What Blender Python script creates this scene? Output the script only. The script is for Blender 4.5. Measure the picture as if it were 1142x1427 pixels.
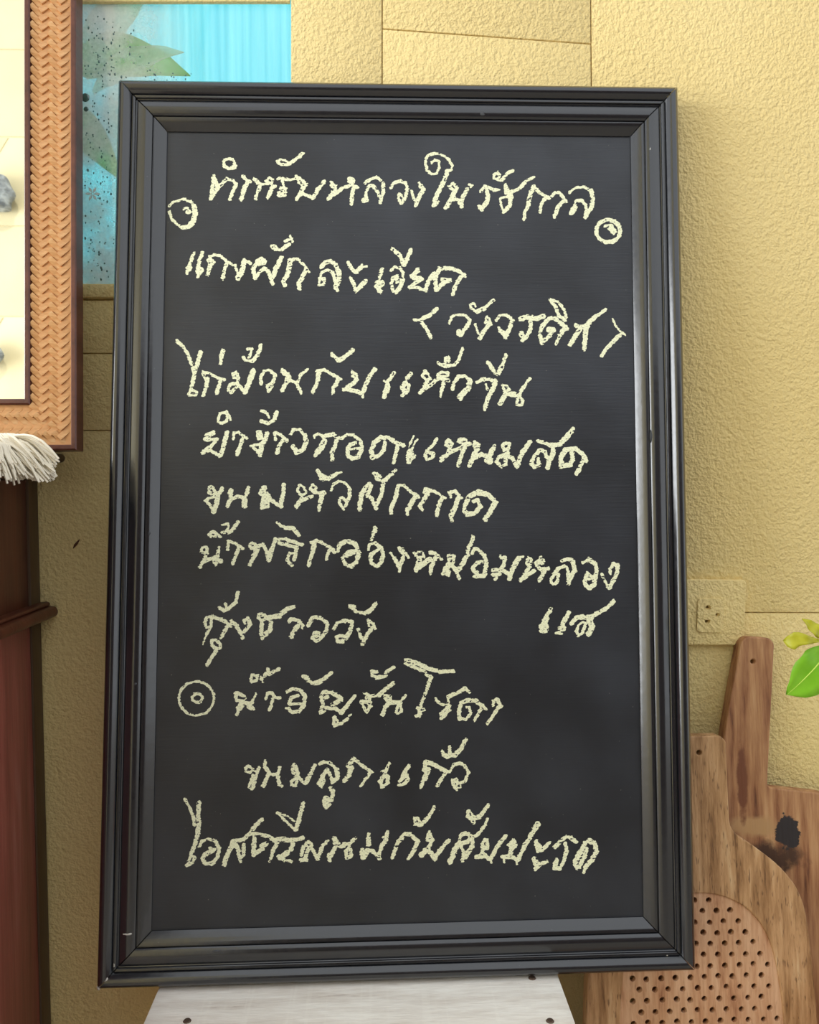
import bpy, bmesh, math, random
import numpy as np
from mathutils import Vector, Matrix

for o in list(bpy.data.objects):
    bpy.data.objects.remove(o, do_unlink=True)
scene = bpy.context.scene
COL = scene.collection
rnd = random.Random(7)

# ------------------------------------------------------------------ camera
IW, IH, F = 1142.0, 1427.0, 1130.0
CXP, CYP, HORIZON = IW/2, IH/2, 668.0
PITCH = math.atan((CYP-HORIZON)/F)
BOARD_PX = [(165, 112), (945, 122), (970, 1352), (135, 1378)]   # chalkboard outer corners
BOARD_W = 0.60
CAM_Z = 1.0

def _tw(v):                       # camera (right, down, forward) -> level world
    r, d, fw = v
    c, s = math.cos(PITCH), math.sin(PITCH)
    return np.array([r, fw*c-d*s, -d*c-fw*s])

_c = [np.array([(x-CXP)/F, (y-CYP)/F, 1.0]) for x, y in BOARD_PX]
_vx = np.cross(np.cross(_c[0], _c[1]), np.cross(_c[3], _c[2]))
_vy = np.cross(np.cross(_c[0], _c[3]), np.cross(_c[1], _c[2]))
_ex = _vx/np.linalg.norm(_vx)*np.sign(_vx[0])
_ey = _vy/np.linalg.norm(_vy)*np.sign(_vy[1])
_n = np.cross(_ex, _ey); _n /= np.linalg.norm(_n)
_X = [c/(_n@c) for c in _c]
_s = BOARD_W/np.linalg.norm(_X[1]-_X[0])
BOARD_H = float(np.linalg.norm(_X[3]-_X[0])*_s)
# world X runs along the board (and the wall), Z stays up
_bx = _tw(_ex)
_zx = np.array([0, 0, 1.0]); _zx = _zx-_bx*(_zx@_bx); _zx /= np.linalg.norm(_zx)
_yx = np.cross(_zx, _bx)
RW = np.array([_bx, _yx, _zx])    # rows: world axes in level frame
CAM = np.array([0, 0, CAM_Z])
CORNERS = [RW@_tw(x*_s)+CAM for x in _X]
SHEAR = float((CORNERS[0]-CORNERS[3])[0]/np.linalg.norm((CORNERS[0]-CORNERS[3])[1:]))   # the old frame is a little out of square
BUP = CORNERS[0]-CORNERS[3]; BUP[0] = 0.0; BUP = BUP/np.linalg.norm(BUP)
BNR = np.cross(np.array([1.0, 0, 0]), BUP)          # towards the camera
if BNR[1] > 0: BNR = -BNR
FRONT_H = 0.020                                     # the corners lie 20 mm proud of the back

def ray(x, y):
    return RW@_tw(np.array([(x-CXP)/F, (y-CYP)/F, 1.0]))
def hit(x, y, p, n):
    d = ray(x, y)
    return CAM+d*(((np.asarray(p)-CAM)@n)/(d@n))
def hit_y(x, y, Y): return hit(x, y, (0, Y, 0), np.array([0, 1.0, 0]))
def hit_z(x, y, Z): return hit(x, y, (0, 0, Z), np.array([0, 0, 1.0]))

cam_d = bpy.data.cameras.new('camera')
cam = bpy.data.objects.new('camera', cam_d); COL.objects.link(cam)
cam_d.sensor_fit = 'HORIZONTAL'; cam_d.sensor_width = 36.0
cam_d.lens = 36.0*F/IW
cam_d.clip_start = 0.02
_r, _dn, _fw = (RW@_tw(np.array(v)) for v in ((1, 0, 0), (0, 1, 0), (0, 0, 1)))
cam.matrix_world = Matrix(((_r[0], -_dn[0], -_fw[0], 0), (_r[1], -_dn[1], -_fw[1], 0),
                           (_r[2], -_dn[2], -_fw[2], CAM_Z), (0, 0, 0, 1)))
scene.camera = cam

# ------------------------------------------------------------------ light
world = bpy.data.worlds.new('world'); scene.world = world
world.use_nodes = True
bg = world.node_tree.nodes['Background']
bg.inputs[0].default_value = (0.92, 0.96, 1.0, 1)
bg.inputs[1].default_value = 1.15

def area(name, loc, target, sx, sy, power, color):
    l = bpy.data.lights.new(name, 'AREA'); l.shape = 'RECTANGLE'; l.size = sx; l.size_y = sy
    l.energy = power; l.color = color
    o = bpy.data.objects.new(name, l); COL.objects.link(o)
    o.location = loc
    o.rotation_euler = (Vector(target)-Vector(loc)).to_track_quat('-Z', 'Y').to_euler()
    return o
# sun from behind the wall: it reaches the sheet outside and the far side of the terrace only
sun_d = bpy.data.lights.new('sun', 'SUN'); sun_d.energy = 1.3; sun_d.angle = math.radians(1.5); sun_d.color = (1.0, 0.96, 0.88)
sun = bpy.data.objects.new('sun_offscreen', sun_d); COL.objects.link(sun)
sun.rotation_euler = Vector((-0.12, -0.76, -0.64)).to_track_quat('-Z', 'Y').to_euler()
sun.location = (0, 3, 4)
# daylight through the open left end of the terrace, between the two walls
area('daylight_left_offscreen', (-3.6, -0.5, 1.45), (0.1, -0.2, 1.1), 2.4, 2.4, 128, (0.95, 0.98, 1.0))
vs = scene.view_settings
vs.view_transform = 'Standard'; vs.look = 'None'; vs.gamma = 1.0; vs.use_curve_mapping = False
vs.exposure = 0.32

# ------------------------------------------------------------------ helpers
def lin(r, g, b):
    f = lambda c: (c/255/12.92) if c/255 <= 0.04045 else ((c/255+0.055)/1.055)**2.4
    return (f(r), f(g), f(b), 1.0)

def tag(o, label=None, cat=None, group=None, kind=None):
    if label: o['label'] = label
    if cat: o['category'] = cat
    if group: o['group'] = group
    if kind: o['kind'] = kind
    return o

def link(name, me, mat=None, parent=None):
    o = bpy.data.objects.new(name, me); COL.objects.link(o)
    if mat is not None and me is not None and not me.materials: me.materials.append(mat)
    if parent is not None: o.parent = parent
    return o

def mesh(name, verts, faces, mat=None, parent=None, smooth=None):
    me = bpy.data.meshes.new(name)
    me.from_pydata([tuple(map(float, v)) for v in verts], [], faces)
    me.validate(); me.update()
    fix(me)
    if smooth is not None:
        me.shade_smooth(); me.set_sharp_from_angle(angle=math.radians(smooth))
    return link(name, me, mat, parent)

def fix(me):
    bm = bmesh.new(); bm.from_mesh(me)
    bmesh.ops.recalc_face_normals(bm, faces=bm.faces)
    bm.to_mesh(me); bm.free()

def from_bm(name, bm, mat=None, parent=None, smooth=None):
    me = bpy.data.meshes.new(name)
    bmesh.ops.recalc_face_normals(bm, faces=bm.faces)
    bm.to_mesh(me); bm.free()
    if smooth is not None:
        me.shade_smooth(); me.set_sharp_from_angle(angle=math.radians(smooth))
    return link(name, me, mat, parent)

def bm_box(bm, a, b, bevel=0.0, seg=2):
    g = bmesh.ops.create_cube(bm, size=1.0)
    vs_ = g['verts']
    for v in vs_:
        v.co = Vector([(a[i]+b[i])/2+v.co[i]*(b[i]-a[i]) for i in range(3)])
    if bevel:
        es = list({e for v in vs_ for e in v.link_edges})
        bmesh.ops.bevel(bm, geom=es, offset=bevel, segments=seg, affect='EDGES', profile=0.5)

def box(name, a, b, mat, parent=None, bevel=0.0, seg=2):
    bm = bmesh.new(); bm_box(bm, a, b, bevel, seg)
    return from_bm(name, bm, mat, parent, 40 if bevel else None)

def prism(name, poly, t0, t1, mat, parent=None, M=None, bevel=0.0):
    """poly: list of (x, y); extruded from z=t0 to z=t1; M maps local -> parent space"""
    bm = bmesh.new()
    vs_ = [bm.verts.new((x, y, t0)) for x, y in poly]
    f = bm.faces.new(vs_)
    r = bmesh.ops.extrude_face_region(bm, geom=[f])
    for v in r['geom']:
        if isinstance(v, bmesh.types.BMVert): v.co.z = t1
    if bevel:
        top = [e for e in bm.edges if all(abs(v.co.z-t1) < 1e-7 for v in e.verts)]
        bmesh.ops.bevel(bm, geom=top, offset=bevel, segments=2, affect='EDGES', profile=0.5)
    if M is not None: bm.transform(M)
    return from_bm(name, bm, mat, parent, 35)

def tube_bm(bm, pts, radii, seg=8, cap=True):
    pts = [Vector(p) for p in pts]
    rings = []
    for i, p in enumerate(pts):
        t = (pts[min(i+1, len(pts)-1)]-pts[max(i-1, 0)]).normalized()
        a = t.orthogonal().normalized() if i == 0 else (prev-t*prev.dot(t)).normalized()
        prev = a; b = t.cross(a)
        r = radii[i] if hasattr(radii, '__len__') else radii
        rings.append([bm.verts.new(p+(a*math.cos(2*math.pi*k/seg)+b*math.sin(2*math.pi*k/seg))*r) for k in range(seg)])
    for i in range(len(rings)-1):
        for k in range(seg):
            bm.faces.new((rings[i][k], rings[i][(k+1) % seg], rings[i+1][(k+1) % seg], rings[i+1][k]))
    if cap:
        bm.faces.new(rings[0][::-1]); bm.faces.new(rings[-1])

def curve_mesh(name, loops, thick, bevel, mat, parent=None):
    """flat plate with holes: loops[0] is the outline, the others are holes; lies in XY, front at +Z"""
    cu = bpy.data.curves.new(name, 'CURVE'); cu.dimensions = '2D'; cu.fill_mode = 'BOTH'
    cu.extrude = thick/2-bevel; cu.bevel_depth = bevel; cu.bevel_resolution = 1
    for lp in loops:
        sp = cu.splines.new('POLY'); sp.points.add(len(lp)-1); sp.use_cyclic_u = True
        for p, (x, y) in zip(sp.points, lp): p.co = (x, y, 0, 1)
    tmp = bpy.data.objects.new(name+'_curve', cu); COL.objects.link(tmp)
    dg = bpy.context.evaluated_depsgraph_get()
    me = bpy.data.meshes.new_from_object(tmp.evaluated_get(dg))
    bpy.data.objects.remove(tmp, do_unlink=True); bpy.data.curves.remove(cu)
    me.name = name; me.materials.clear()
    for v in me.vertices: v.co.z -= thick/2         # front face at z = 0
    me.shade_smooth(); me.set_sharp_from_angle(angle=math.radians(35))
    return link(name, me, mat, parent)

def empty(name, loc=(0, 0, 0), M=None):
    o = bpy.data.objects.new(name, None); COL.objects.link(o)
    o.empty_display_size = 0.05
    if M is not None: o.matrix_world = M
    else: o.location = loc
    return o

# ------------------------------------------------------------------ materials
class NT:
    def __init__(s, name):
        s.m = bpy.data.materials.new(name); s.m.use_nodes = True
        s.t = s.m.node_tree; s.n = s.t.nodes; s.b = s.n['Principled BSDF']
        s.out = s.n['Material Output']
    def add(s, typ, **kw):
        nd = s.n.new(typ)
        for k, v in kw.items():
            if k.startswith('i_'):
                key = k[2:]; key = int(key) if key.isdigit() else key.replace('_', ' ')
                nd.inputs[key].default_value = v
            else: setattr(nd, k, v)
        return nd
    def l(s, a, b): s.t.links.new(a, b)
    def coord(s, scale=(1, 1, 1), kind='Object'):
        tc = s.add('ShaderNodeTexCoord'); mp = s.add('ShaderNodeMapping')
        mp.inputs['Scale'].default_value = scale
        s.l(tc.outputs[kind], mp.inputs[0]); return mp.outputs[0]
    def noise(s, vec, scale, detail=4, rough=0.5):
        nd = s.add('ShaderNodeTexNoise'); nd.inputs['Scale'].default_value = scale
        nd.inputs['Detail'].default_value = detail; nd.inputs['Roughness'].default_value = rough
        s.l(vec, nd.inputs['Vector']); return nd.outputs[0]
    def ramp(s, fac, stops, interp='LINEAR'):
        r = s.add('ShaderNodeValToRGB'); cr = r.color_ramp; cr.interpolation = interp
        while len(cr.elements) < len(stops): cr.elements.new(0.5)
        for e, (p, c) in zip(cr.elements, stops):
            e.position = p; e.color = c
        s.l(fac, r.inputs[0]); return r.outputs[0]
    def mix(s, fac, a, b, mode='MIX'):
        nd = s.add('ShaderNodeMix', data_type='RGBA', blend_type=mode)
        for sock, v in ((nd.inputs[0], fac), (nd.inputs[6], a), (nd.inputs[7], b)):
            if hasattr(v, 'is_output'): s.l(v, sock)
            else: sock.default_value = v
        return nd.outputs[2]
    def math(s, op, a, b=0.0):
        nd = s.add('ShaderNodeMath', operation=op)
        for sock, v in ((nd.inputs[0], a), (nd.inputs[1], b)):
            if hasattr(v, 'is_output'): s.l(v, sock)
            else: sock.default_value = v
        return nd.outputs[0]
    def bump(s, h, strength, dist):
        nd = s.add('ShaderNodeBump'); nd.inputs['Strength'].default_value = strength
        nd.inputs['Distance'].default_value = dist
        s.l(h, nd.inputs['Height']); s.l(nd.outputs[0], s.b.inputs['Normal'])
    def set(s, col=None, rough=None, **kw):
        if col is not None:
            if hasattr(col, 'is_output'): s.l(col, s.b.inputs['Base Color'])
            else: s.b.inputs['Base Color'].default_value = col
        if rough is not None:
            if hasattr(rough, 'is_output'): s.l(rough, s.b.inputs['Roughness'])
            else: s.b.inputs['Roughness'].default_value = rough
        for k, v in kw.items(): s.b.inputs[k.replace('_', ' ')].default_value = v
        return s

def simple(name, col, rough=0.6, **kw):
    t = NT(name); t.set(col, rough, **kw); return t.m

def stucco(name, c1, c2, bump=0.6, grain=380):
    t = NT(name); v = t.coord(kind='Object')
    big = t.noise(v, 3.0, 3)
    col = t.ramp(big, [(0.3, c1), (0.7, c2)])
    h1 = t.noise(v, grain, 2, 0.5)
    h2 = t.noise(v, grain*0.55, 2, 0.5)
    h = t.math('ADD', t.math('MULTIPLY', h1, 0.55), h2)
    t.set(col, 0.85); t.bump(h, bump, 0.005)
    return t.m

def wood(name, stops, axis='Y', scale=1.0, rough=0.55, bump=0.25, stretch=0.06, detail=6, fleck=0.0):
    t = NT(name)
    sc = {'X': (stretch, 1, 1), 'Y': (1, stretch, 1), 'Z': (1, 1, stretch)}[axis]
    v = t.coord(sc)
    n1 = t.noise(v, 42*scale, detail, 0.62)
    n2 = t.noise(v, 190*scale, 3, 0.6)
    f = t.math('ADD', t.math('MULTIPLY', n1, 0.72), t.math('MULTIPLY', n2, 0.28))
    col = t.ramp(f, stops)
    if fleck:
        v2 = t.coord(tuple(c*(1.8 if c < 1 else 1) for c in sc))
        fl = t.ramp(t.noise(v2, 240*scale, 2, 0.5), [(0.60, (0, 0, 0, 1)), (0.70, (1, 1, 1, 1))])
        col = t.mix(t.math('MULTIPLY', fl, fleck), col, stops[0][1])
    t.set(col, rough); t.bump(n2, bump, 0.002)
    t.col = col; t.v = v
    return t

M = {}
M['wall'] = stucco('yellow_stucco', lin(232, 210, 150), lin(226, 202, 138))
M['opposite'] = stucco('cream_plaster', lin(214, 203, 168), lin(206, 194, 156), 0.15)
M['floor'] = stucco('concrete_floor', lin(168, 160, 148), lin(150, 142, 130), 0.2, 60)

t = NT('black_frame_paint'); v = t.coord()
n = t.noise(v, 160, 3); sp = t.noise(v, 900, 1)
chip = t.ramp(sp, [(0.80, (0, 0, 0, 1)), (0.84, (1, 1, 1, 1))])
col = t.mix(chip, lin(25, 27, 32), lin(120, 118, 112))
t.set(col, t.ramp(n, [(0.3, (0.15,)*3+(1,)), (0.7, (0.24,)*3+(1,))]), Specular_IOR_Level=0.7, Coat_Weight=0.45, Coat_Roughness=0.16)
t.bump(t.noise(v, 70, 3), 0.05, 0.003)
M['frame'] = t.m

t = NT('blackboard_paint'); v = t.coord((0.05, 1, 1)); v0 = t.coord()
g = t.noise(v, 520, 3, 0.6)
sm = t.noise(v0, 9, 4)
sp = t.noise(v0, 420, 1)
speck = t.ramp(sp, [(0.795, (0, 0, 0, 1)), (0.82, (1, 1, 1, 1))])
base = t.ramp(sm, [(0.35, lin(35, 37, 42)), (0.7, lin(50, 53, 60))])
t.set(t.mix(t.math('MULTIPLY', speck, 0.30), base, lin(190, 188, 170)), 0.38, Specular_IOR_Level=0.45)
t.bump(g, 0.14, 0.0012)
M['slate'] = t.m

t = NT('yellow_chalk'); v = t.coord((0.35, 1, 1))
n = t.noise(v, 1500, 2)
t.set(t.ramp(n, [(0.30, lin(184, 184, 146)), (0.48, lin(238, 240, 208))]), 0.95, Specular_IOR_Level=0.1)
M['chalk'] = t.m
M['chip'] = simple('bare_chip', lin(190, 186, 178), 0.8)
M['dent'] = simple('dented_paint', lin(60, 62, 66), 0.4)

t = wood('rattan_strip', [(0.30, lin(172, 116, 66)), (0.5, lin(212, 160, 106)), (0.72, lin(236, 198, 150))], 'X', 3.0, 0.42, 0.12, 0.12)
oi = t.add('ShaderNodeObjectInfo')
t.set(t.mix(t.math('MULTIPLY', oi.outputs['Random'], 0.45), t.col, lin(190, 134, 82)))
M['rattan'] = t.m
M['rattan_base'] = simple('rattan_ground', lin(206, 152, 100), 0.7)
M['mahogany'] = wood('dark_red_wood', [(0.3, lin(62, 28, 20)), (0.7, lin(104, 58, 46))], 'Z', 1.0, 0.4, 0.1).m
M['cab_dark'] = wood('dark_brown_cabinet', [(0.3, lin(58, 24, 14)), (0.7, lin(98, 50, 32))], 'Z', 1.0, 0.42, 0.12).m
M['cab_post'] = wood('brown_black_post', [(0.3, lin(58, 40, 20)), (0.7, lin(82, 58, 34))], 'Z', 1.0, 0.5, 0.12).m
M['cab_red'] = wood('worn_red_panel', [(0.3, lin(104, 44, 38)), (0.55, lin(142, 72, 64)), (0.72, lin(160, 108, 106))], 'Z', 1.3, 0.38, 0.15).m
t = NT('mirror_glass'); t.set((0.93, 0.95, 0.92, 1), 0.015, Metallic=1.0); M['mirror'] = t.m
M['wool'] = simple('cream_yarn', lin(238, 230, 212), 0.95)
M['stone'] = None
t = NT('grey_stone'); v = t.coord(); n = t.noise(v, 28, 5)
t.set(t.ramp(n, [(0.3, lin(70, 76, 84)), (0.7, lin(176, 182, 184))]), 0.7); t.bump(n, 0.8, 0.02); M['stone'] = t.m

t = wood('whitewashed_wood', [(0.26, lin(176, 160, 150)), (0.40, lin(224, 216, 206)), (0.62, lin(246, 242, 234))], 'X', 1.6, 0.7, 0.3, 0.16)
v = t.coord((1, 0.03, 1)); st = t.noise(v, 120, 2)
streak = t.ramp(st, [(0.60, (0, 0, 0, 1)), (0.68, (1, 1, 1, 1))])
t.set(t.mix(t.math('MULTIPLY', streak, 0.25), t.col, lin(246, 242, 232)))
M['white_wood'] = t.m
M['nail'] = simple('rusty_nail', lin(92, 74, 62), 0.6, Metallic=0.4)

t = wood('worn_teak', [(0.34, lin(92, 60, 36)), (0.42, lin(150, 110, 70)), (0.54, lin(190, 148, 104)), (0.66, lin(208, 174, 132))], 'Y', 1.5, 0.62, 0.35, 0.10, 6, 0.7)
M['teak'] = t.m
t = wood('perforated_teak', [(0.36, lin(150, 98, 66)), (0.46, lin(196, 148, 110)), (0.62, lin(220, 180, 144))], 'Y', 1.5, 0.6, 0.25, 0.10, 6, 0.35)
M['teak_inset'] = t.m
M['bench'] = wood('bench_wood', [(0.3, lin(100, 66, 38)), (0.7, lin(150, 106, 64))], 'X', 1.0, 0.6).m
# ------------------------------------------------------------------ the setting
TH = 0.026                                           # depth of the chalkboard frame
WALL_Y = float(CORNERS[0][1]-BNR[1]*FRONT_H)+0.006   # the frame's top edge leans on the wall
BT = 0.004                                           # plaster blocks stand this proud of the groove bed
WIN_Y = WALL_Y+0.0055

def wp(x, y):                                        # photo pixel -> (X, Z) on the wall face
    p = hit_y(x, y, WALL_Y); return float(p[0]), float(p[2])
WX1 = wp(405, 200)[0]; WX0 = wp(-170, 200)[0]
WZ1 = wp(390, 4)[1]; WZ0 = wp(140, 393)[1]

floor = tag(box('floor', (-4, -3.2, -0.06), (4, WALL_Y+0.16, 0.0), M['floor']),
            'plain grey concrete terrace floor', 'floor', kind='structure')
bm = bmesh.new()
OX1, OZ1, OZ0 = WX1+0.022, WZ1+0.045, WZ0-0.004      # the rough opening is larger than the plastered one
for a, b in (((-2.2, 0), (WX0, 2.7)), ((OX1, 0), (2.4, 2.7)), ((WX0, 0), (OX1, OZ0)), ((WX0, OZ1), (OX1, 2.7))):
    bm_box(bm, (a[0], WALL_Y+BT, a[1]), (b[0], WALL_Y+0.026, b[1]))
wall = tag(from_bm('wall_back', bm, M['wall']), 'yellow stuccoed wall scored into large blocks behind the chalkboard', 'wall', kind='structure')

def block(px, gap=0.0006, mat=None):
    """plaster block given by its photo corners (tl, tr, br, bl)"""
    P = [Vector(wp(*p)) for p in px]
    c = sum(P, Vector((0, 0)))/4
    Q = []
    for i in range(4):
        a, b, d = P[i-1], P[i], P[(i+1) % 4]
        e1 = (b-a).normalized(); e2 = (d-b).normalized()
        n1 = Vector((-e1.y, e1.x)); n2 = Vector((-e2.y, e2.x))
        if n1.dot(c-b) < 0: n1 = -n1
        if n2.dot(c-b) < 0: n2 = -n2
        Q.append(b+(n1+n2)*gap)
    MM = Matrix(((1, 0, 0, 0), (0, 0, -1, WALL_Y+BT), (0, 1, 0, 0), (0, 0, 0, 1)))
    return prism('plaster_block', [(q.x, q.y) for q in Q[::-1]], -0.001, BT, mat or M['wall'], wall, MM, 0.0010)
L, R_, T_, B_ = -900, 1990, -700, 1830
for px in (
    [(L, T_), (405, T_), (405, 3), (L, 3)],
    [(L, 3), (-170, 3), (-170, 600), (L, 600)],
    [(405, T_), (533, T_), (533, 600), (405, 600)],
    [(533, T_), (819, T_), (824.4, 61), (533, 40)],
    [(533, 40), (824.4, 61), (828.2, 600), (533, 600)],
    [(819, T_), (R_, T_), (R_, 857), (830, 853)],
    [(-170, 418), (405, 418), (405, 493), (-170, 492)],
    [(-170, 492), (405, 493), (405, 600), (-170, 600)],
    [(L, 600), (828.2, 600), (836.9, B_), (L, B_)],
    [(830, 853), (R_, 857), (R_, B_), (836.9, B_)],
    ):
    block(px)
sill = tag(box('trim_1', (WX0-0.01, WALL_Y-0.004, wp(140, 416)[1]), (WX1-0.0, WALL_Y+0.024, wp(140, 396)[1]), M['wall'], None, 0.003),
           'plastered ledge under the blue window pane', 'sill', kind='structure')

# window: pane with condensation, ribbed turquoise sheet and leaves outside
t = NT('wet_window_glass')
v = t.coord(); big = t.noise(v, 16, 5, 0.6); fine = t.noise(v, 300, 2)
tr = t.add('ShaderNodeBsdfTransparent'); tr.inputs[0].default_value = (0.90, 0.97, 0.97, 1)
gl = t.add('ShaderNodeBsdfGlossy'); gl.inputs['Roughness'].default_value = 0.03
df = t.add('ShaderNodeBsdfDiffuse'); df.inputs[0].default_value = lin(236, 240, 236)
sx = t.add('ShaderNodeSeparateXYZ'); t.l(v, sx.inputs[0])
left = t.add('ShaderNodeMapRange'); t.l(sx.outputs[0], left.inputs[0])
left.inputs[1].default_value = wp(150, 60)[0]; left.inputs[2].default_value = wp(265, 60)[0]
left.inputs[3].default_value = 1.0; left.inputs[4].default_value = 0.0
haze = t.ramp(t.math('ADD', t.math('MULTIPLY', big, 0.8), t.math('MULTIPLY', fine, 0.2)), [(0.34, (0.12,)*3+(1,)), (0.62, (0.72,)*3+(1,))])
fog = t.math('ADD', t.math('MULTIPLY', haze, left.outputs[0]), 0.03)
m1 = t.add('ShaderNodeMixShader'); t.l(fog, m1.inputs[0]); t.l(tr.outputs[0], m1.inputs[1]); t.l(df.outputs[0], m1.inputs[2])
m2 = t.add('ShaderNodeMixShader'); m2.inputs[0].default_value = 0.05
t.l(m1.outputs[0], m2.inputs[1]); t.l(gl.outputs[0], m2.inputs[2]); t.l(m2.outputs[0], t.out.inputs[0])
M['pane'] = t.m
win = tag(empty('window_1', ((WX0+WX1)/2, WIN_Y, WZ0)), 'blue-looking wet window pane between the mirror and the chalkboard top', 'window', kind='structure')
def wchild(o):
    o.parent = win; o.matrix_parent_inverse = Matrix.Translation(-win.location); return o
wchild(box('pane', (WX0+.001, WIN_Y, OZ0+.001), (OX1-.001, WIN_Y+0.004, OZ1-.001), M['pane']))
# opposite wall of the terrace, seen only in the mirror
OY = -1.85
opp = tag(box('wall_front', (-3.6, OY-0.15, 0), (-0.75, OY-BT, 4.0), M['opposite']), 'cream wall across the terrace, seen in the mirror', 'wall', kind='structure')
MM = Matrix(((1, 0, 0, 0), (0, 0, 1, OY-BT), (0, 1, 0, 0), (0, 0, 0, 1)))
for r in range(10):
    z0, z1 = 0.41*r+0.003, min(0.41*(r+1)-0.003, 4.0)
    sl = 0.22
    x = -3.6
    off = 0.33*(r % 2)
    while x < -0.75:
        xe = min(x+0.62+(off if x == -3.6 else 0), -0.75)
        a0 = 0 if x == -3.6 else sl/2; a1 = 0 if xe == -0.75 else sl/2
        prism('plaster_block', [(x+0.003-a0, z0), (xe-0.003-a1, z0), (xe-0.003+a1, z1), (x+0.003+a0, z1)], -0.001, BT, M['opposite'], opp, MM, 0.003)
        x = xe
# unseen dark timber partition, added to darken the panel's right-hand reflections and front fill
M['timber'] = wood('dark_timber', [(0.3, lin(54, 38, 28)), (0.7, lin(84, 60, 44))], 'Z', 0.5, 0.6).m
part = tag(empty('added_shade_partition', (0.9, OY-0.5, 0)), 'added dark timber partition, unseen behind the camera, dimming the light on the chalkboard', 'wall', kind='structure')
for k in range(16):
    box('plank', (-1.6+k*0.2+.002, -.012, 0), (-1.6+(k+1)*0.2-.002, .012, 2.3), M['timber'], part, .002)
# ------------------------------------------------------------------ chalk writing
# every stroke: width then the points of its path, in fifths of a photo pixel of one crop
K = 200/1142.0
def circ(cx, cy, rx, ry, n=20, a0=0, a1=360):
    return ' '.join('%d,%d' % (cx+rx*math.cos(math.radians(a0+(a1-a0)*i/n)), cy+ry*math.sin(math.radians(a0+(a1-a0)*i/n))) for i in range(n+1))
LINES = []
# heading
LINES.append(('chalk_writing', [
 ((225, 205, K), """26 495,130 505,100 537,92 570,100 585,130 570,165 535,172 505,160 495,130;22 590,150 588,172
 30 395,410 405,330 418,235;24 418,235 445,290 428,330;28 400,405 440,340 500,275;26 455,300 490,285 525,252 565,262 597,295;28 597,295 570,350 545,415
 26 648,232 690,270 708,276;34 690,272 660,330 635,415
 22 735,255 765,290 790,295 762,270 738,250;28 790,300 770,350 750,412;20 790,300 850,295;22 835,270 860,240 890,265 870,290 840,275;24 870,290 908,318 880,325;28 880,325 865,365 848,405
 22 925,255 955,245 1010,260 1060,255 1080,228;22 965,260 975,310;38 940,370 985,350;30 935,385 985,380;26 950,325 990,330
 18 920,115 950,97 985,107 1015,128;20 920,118 945,140 1010,140;30 1015,133 1060,105 1125,55"""),
 ((390, 205, K), """24 135,232 175,262 212,292;20 140,240 150,280 175,300;30 205,300 175,345 135,415;26 150,390 190,370 265,405;32 265,405 310,330 352,275
 22 410,280 447,310;22 410,280 415,315 432,325;34 440,330 420,370 392,410;28 430,380 500,330 560,305;50 560,262 575,266;28 560,300 618,320;30 585,330 575,390 572,450
 24 680,290 720,260 770,242 802,262;30 825,290 825,360;28 820,370 800,440;26 680,420 690,350 715,310 745,310 775,350 800,400;40 672,425 692,420
 24 885,325 905,290 960,268 1000,285 1015,325;28 1015,330 1005,390 970,445;26 950,370 945,410 965,440;20 950,370 975,395"""),
 ((540, 205, K), """18 190,345 215,420;32 225,465 255,395 290,335;24 255,285 290,332;20 255,285 262,320 285,332
 22 355,125 380,105 410,115 412,165 390,210 350,215 315,185 302,120 320,70 375,48 430,60 490,100 518,150 505,190;22 470,185 500,180;34 480,190 455,260 420,330 385,400 370,465;20 410,435 385,465
 24 490,310 525,290 555,325 540,350 510,330 490,310;38 540,350 510,410 470,480;26 490,430 545,410 590,430;32 590,475 600,400 635,335;26 595,470 572,440;14 650,300 685,305 665,320
 26 745,355 775,315 810,320 845,345 885,340;32 790,340 805,390 790,440;38 750,490 790,440;34 735,472 752,495
 22 850,240 850,215 880,205 895,225 880,255;22 850,245 890,265 915,262;28 915,258 950,215 1000,185
 26 940,305 970,350 945,370 940,310;36 965,360 980,420;22 900,410 905,460 925,515;30 925,515 975,470 990,400 990,350;22 900,410 960,395;30 1000,355 1050,330 1100,275"""),
 ((690, 220, K), """22 250,185 310,155;34 310,230 285,280 265,350;28 270,370 240,430 230,485;26 310,230 360,280 432,322;28 400,325 370,370 360,430
 26 455,305 480,275 515,280 567,348;30 545,345 500,390 475,470
 22 595,275 640,240 700,230 765,260;34 765,260 782,330 770,390 720,470;28 640,370 650,345 690,340 720,370 730,420 720,460;46 612,435 635,400"""),
]))
LINES.append(('chalk_circle', [((225, 205, K), """22 165,640 120,610 80,570 65,510;22 62,470 100,435 175,415 230,430 262,470;42 262,470 270,530 255,590 220,632 175,640;16 175,500 195,480 215,488 222,505;13 """+circ(215, 515, 16, 16, 10))]))
LINES.append(('chalk_circle', [((690, 220, K), "32 "+circ(903, 583, 94, 90)+";28 880,545 925,540 958,585;32 905,555 945,595")]))
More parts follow.
